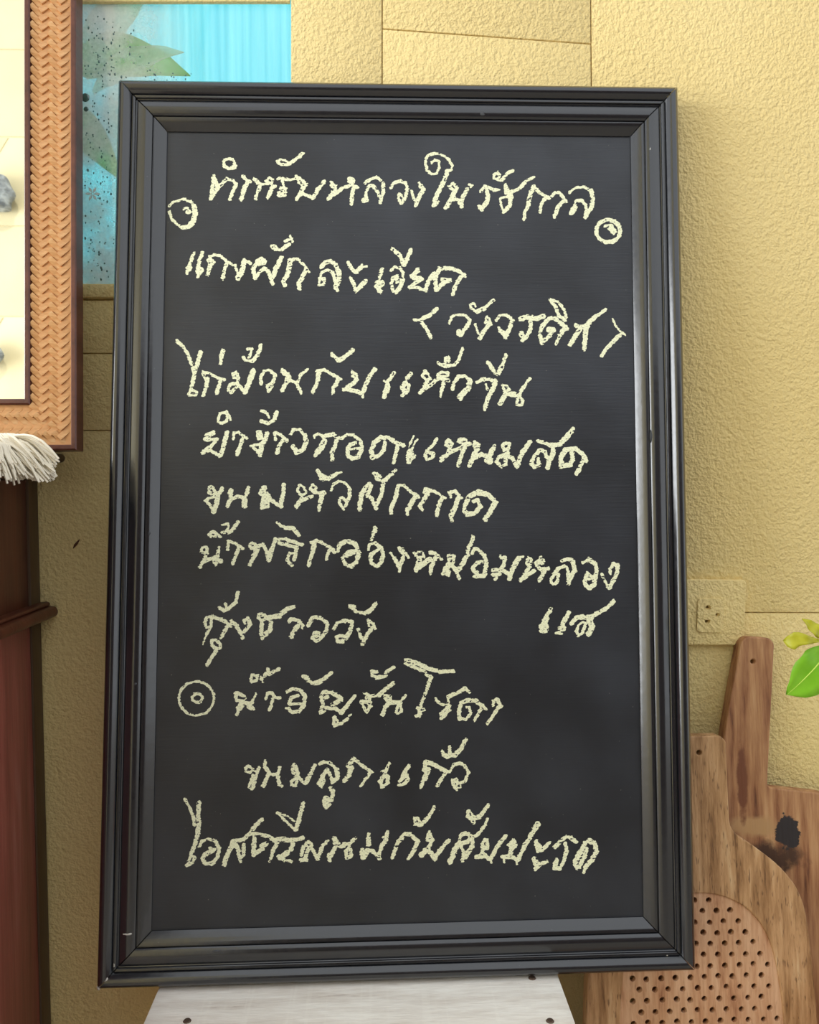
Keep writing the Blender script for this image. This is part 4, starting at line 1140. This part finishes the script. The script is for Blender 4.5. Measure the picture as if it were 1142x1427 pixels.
for k in range(9):                                    # the rest of the crown, to the right
    a_ = k*.8
    b0 = po+Vector((-.02*(k % 3), 0, .2+.035*k))
    tp = b0+Vector((.10*math.cos(a_)+.05, -.05*abs(math.sin(a_)), .03+.05*math.sin(a_*1.7)))
    leaf('leaf', tp, b0, [(0, .001), (.4, .02), (.75, .014), (1, .0004)], [(0, .001), (.4, .02), (.75, .014), (1, .0004)], M['leaf'], plant, True, .006)

# outside the window
OUT = WALL_Y+.62
t = NT('turquoise_sheet'); v = t.coord((1, 1, .02)); n = t.noise(v, 90, 3)
col = t.ramp(n, [(.35, lin(150, 226, 238)), (.65, lin(186, 240, 248))])
t.set(col, .5)
tl = t.add('ShaderNodeBsdfTranslucent'); t.l(col, tl.inputs[0])
mx = t.add('ShaderNodeMixShader'); mx.inputs[0].default_value = .8
t.l(t.b.outputs[0], mx.inputs[1]); t.l(tl.outputs[0], mx.inputs[2]); t.l(mx.outputs[0], t.out.inputs[0])
M['turq'] = t.m
vs_, fs = [], []
x0, x1 = -1.7, .5; N_ = 620
for i in range(N_+1):
    x = x0+(x1-x0)*i/N_
    y = OUT+.0011*math.sin(i*1.57)+.0008*math.sin(i*.37)
    vs_ += [(x, y, .0), (x, y, 3.2)]
for i in range(N_): fs.append((2*i, 2*i+2, 2*i+3, 2*i+1))
sheet = mesh('painted_sheet', vs_, fs, M['turq'], None, 60)
md = sheet.modifiers.new('thickness', 'SOLIDIFY'); md.thickness = .002; md.offset = 1
tag(sheet, 'ribbed turquoise painted sheet standing outside the window', 'panel')
box('floor_outside', (-1.9, WALL_Y+.165, -.06), (.9, OUT+.5, 0), M['floor'])
tag(bpy.data.objects['floor_outside'], 'concrete ground outside the window', 'ground', kind='structure')
gp = tag(empty('garden_plant', (-.52, WALL_Y+.24, 0)), 'pale green broad-leaved plant behind the wet window pane', 'plant')
M['dull_leaf'] = leaf_mat('dull_green_leaf', lin(120, 200, 96), lin(170, 226, 140), .75)
M['pale_leaf'] = leaf_mat('pale_leaf', lin(216, 236, 220), lin(240, 246, 238), .7)
GO = WALL_Y+.16
g = lambda x, y, dy=0: Vector(hit_y(x, y, GO+dy))
bm = bmesh.new(); gpo = Vector(gp.location)
tube_bm(bm, [Vector((0, 0, 0)), Vector((.02, 0, .6)), g(90, 420)-gpo, g(95, 250)-gpo], [.012, .011, .009, .006], 8)
from_bm('stem', bm, M['stem'], gp, 60)
wdt = lambda w: [(0, w*.15), (.3, w), (.6, w*.9), (.85, w*.45), (1, .0005)]
leaf('leaf', g(168, 250), g(88, 150), wdt(.022), wdt(.022), M['dull_leaf'], gp, None, .02)
leaf('leaf', g(265, 105, .03), g(90, 95, .03), wdt(.030), wdt(.034), M['dull_leaf'], gp, None, .03)
leaf('leaf', g(216, -25, .05), g(120, 110, .05), wdt(.030), wdt(.022), M['pale_leaf'], gp, None, .02)
leaf('leaf', g(256, 72, .02), g(130, 130, .02), wdt(.020), wdt(.014), M['pale_leaf'], gp, None, .02)
leaf('leaf', g(60, 300, .03), g(92, 180, .03), wdt(.03), wdt(.03), M['dull_leaf'], gp, None, .02)
# drops on the pane
M['drop'] = simple('water_drop', lin(70, 100, 96), .05, Specular_IOR_Level=1.0)
bm = bmesh.new()
for i in range(230):
    x_, y_ = rnd.uniform(118, 160), rnd.uniform(20, 390)
    if i % 3 == 0: x_, y_ = rnd.uniform(118, 270), rnd.uniform(30, 112)
    if x_ > 165 and y_ < 112-(280-x_)*.75: continue
    p = hit_y(x_, y_, WIN_Y); r = rnd.choice([.0006, .0008, .0008, .0011])
    bmesh.ops.create_icosphere(bm, subdivisions=1, radius=r, matrix=Matrix.Translation(p)@Matrix.Diagonal((1, .5, rnd.uniform(.8, 1.8), 1)))
for x_, y_, r in ((119, 136, .0048), (120, 152, .0028)):
    p = hit_y(x_, y_, WIN_Y)
    bmesh.ops.create_icosphere(bm, subdivisions=2, radius=r, matrix=Matrix.Translation(p)@Matrix.Diagonal((1, .3, 1, 1)))
wchild(tag(from_bm('water_drops', bm, M['drop'], None, 80), kind='stuff'))
M['frost'] = simple('white_sticker', lin(226, 244, 244), .6)
c_ = hit_y(129, 270, WIN_Y-.0008); bm = bmesh.new()
for k in range(6):
    a_ = math.pi*k/3
    e_ = Vector((math.cos(a_), 0, math.sin(a_))); p_ = Vector((-math.sin(a_), 0, math.cos(a_)))
    C = Vector(c_); Lf = .0085
    vv = [bm.verts.new(C+e_*Lf*u+p_*w) for u, w in ((.12, -.0004), (.6, -.0016), (1, 0), (.6, .0016), (.12, .0004))]
    bm.faces.new(vv)
r_ = bmesh.ops.extrude_face_region(bm, geom=list(bm.faces))
for v in r_['geom']:
    if isinstance(v, bmesh.types.BMVert): v.co.y += .0006
wchild(from_bm('snowflake_sticker', bm, M['frost'], None))

# grey stone ornaments on the opposite wall, caught in the mirror
gp0 = MMir@Vector((0, 0, .010)); mnn = np.array(mn)
def reflect_to(px, py, Y):
    d = ray(px, py); p = CAM+d*(((np.array(gp0)-CAM)@mnn)/(d@mnn))
    r = d-2*(d@mnn)*mnn
    return p+r*((Y-p[1])/r[1])
for k, (px, py, rr, lb) in enumerate(((-14, 272, .105, 'rounded grey stone ornament on the cream wall across the terrace'),
                                      (-20, 495, .07, 'smaller grey stone ornament set lower on the cream wall'))):
    P = reflect_to(px, py, OY+.055)
    bm = bmesh.new(); bmesh.ops.create_icosphere(bm, subdivisions=4, radius=rr)
    r2 = random.Random(k)
    ph = [r2.uniform(0, 6) for _ in range(6)]
    for v in bm.verts:
        c = v.co.copy()
        s = 1+.09*math.sin(c.x*40+ph[0])*math.sin(c.z*34+ph[1])+.06*math.sin(c.z*70+ph[2]+c.x*50)
        v.co = c*s; v.co.y *= .5
        if v.co.z < -rr*.55: v.co.z = -rr*.55+(v.co.z+rr*.55)*.15
    o = from_bm('stone_ornament', bm, M['stone'], None, 60); o.location = P
    tag(o, lb, 'ornament')

# small brown smear on the wall between cabinet and chalkboard
M['smear'] = simple('brown_smear', lin(84, 46, 24), .8)
c_ = Vector(hit_y(106.5, 758, WALL_Y)); bm = bmesh.new()
tube_bm(bm, [c_+Vector((-.0035, 0, -.0048)), c_+Vector((-.001, -.0006, -.0012)), c_+Vector((.001, -.0006, .0012)), c_+Vector((.0036, 0, .005))], [.0005, .0015, .0014, .0005], 8)
from_bm('smear', bm, M['smear'], wall, 60)
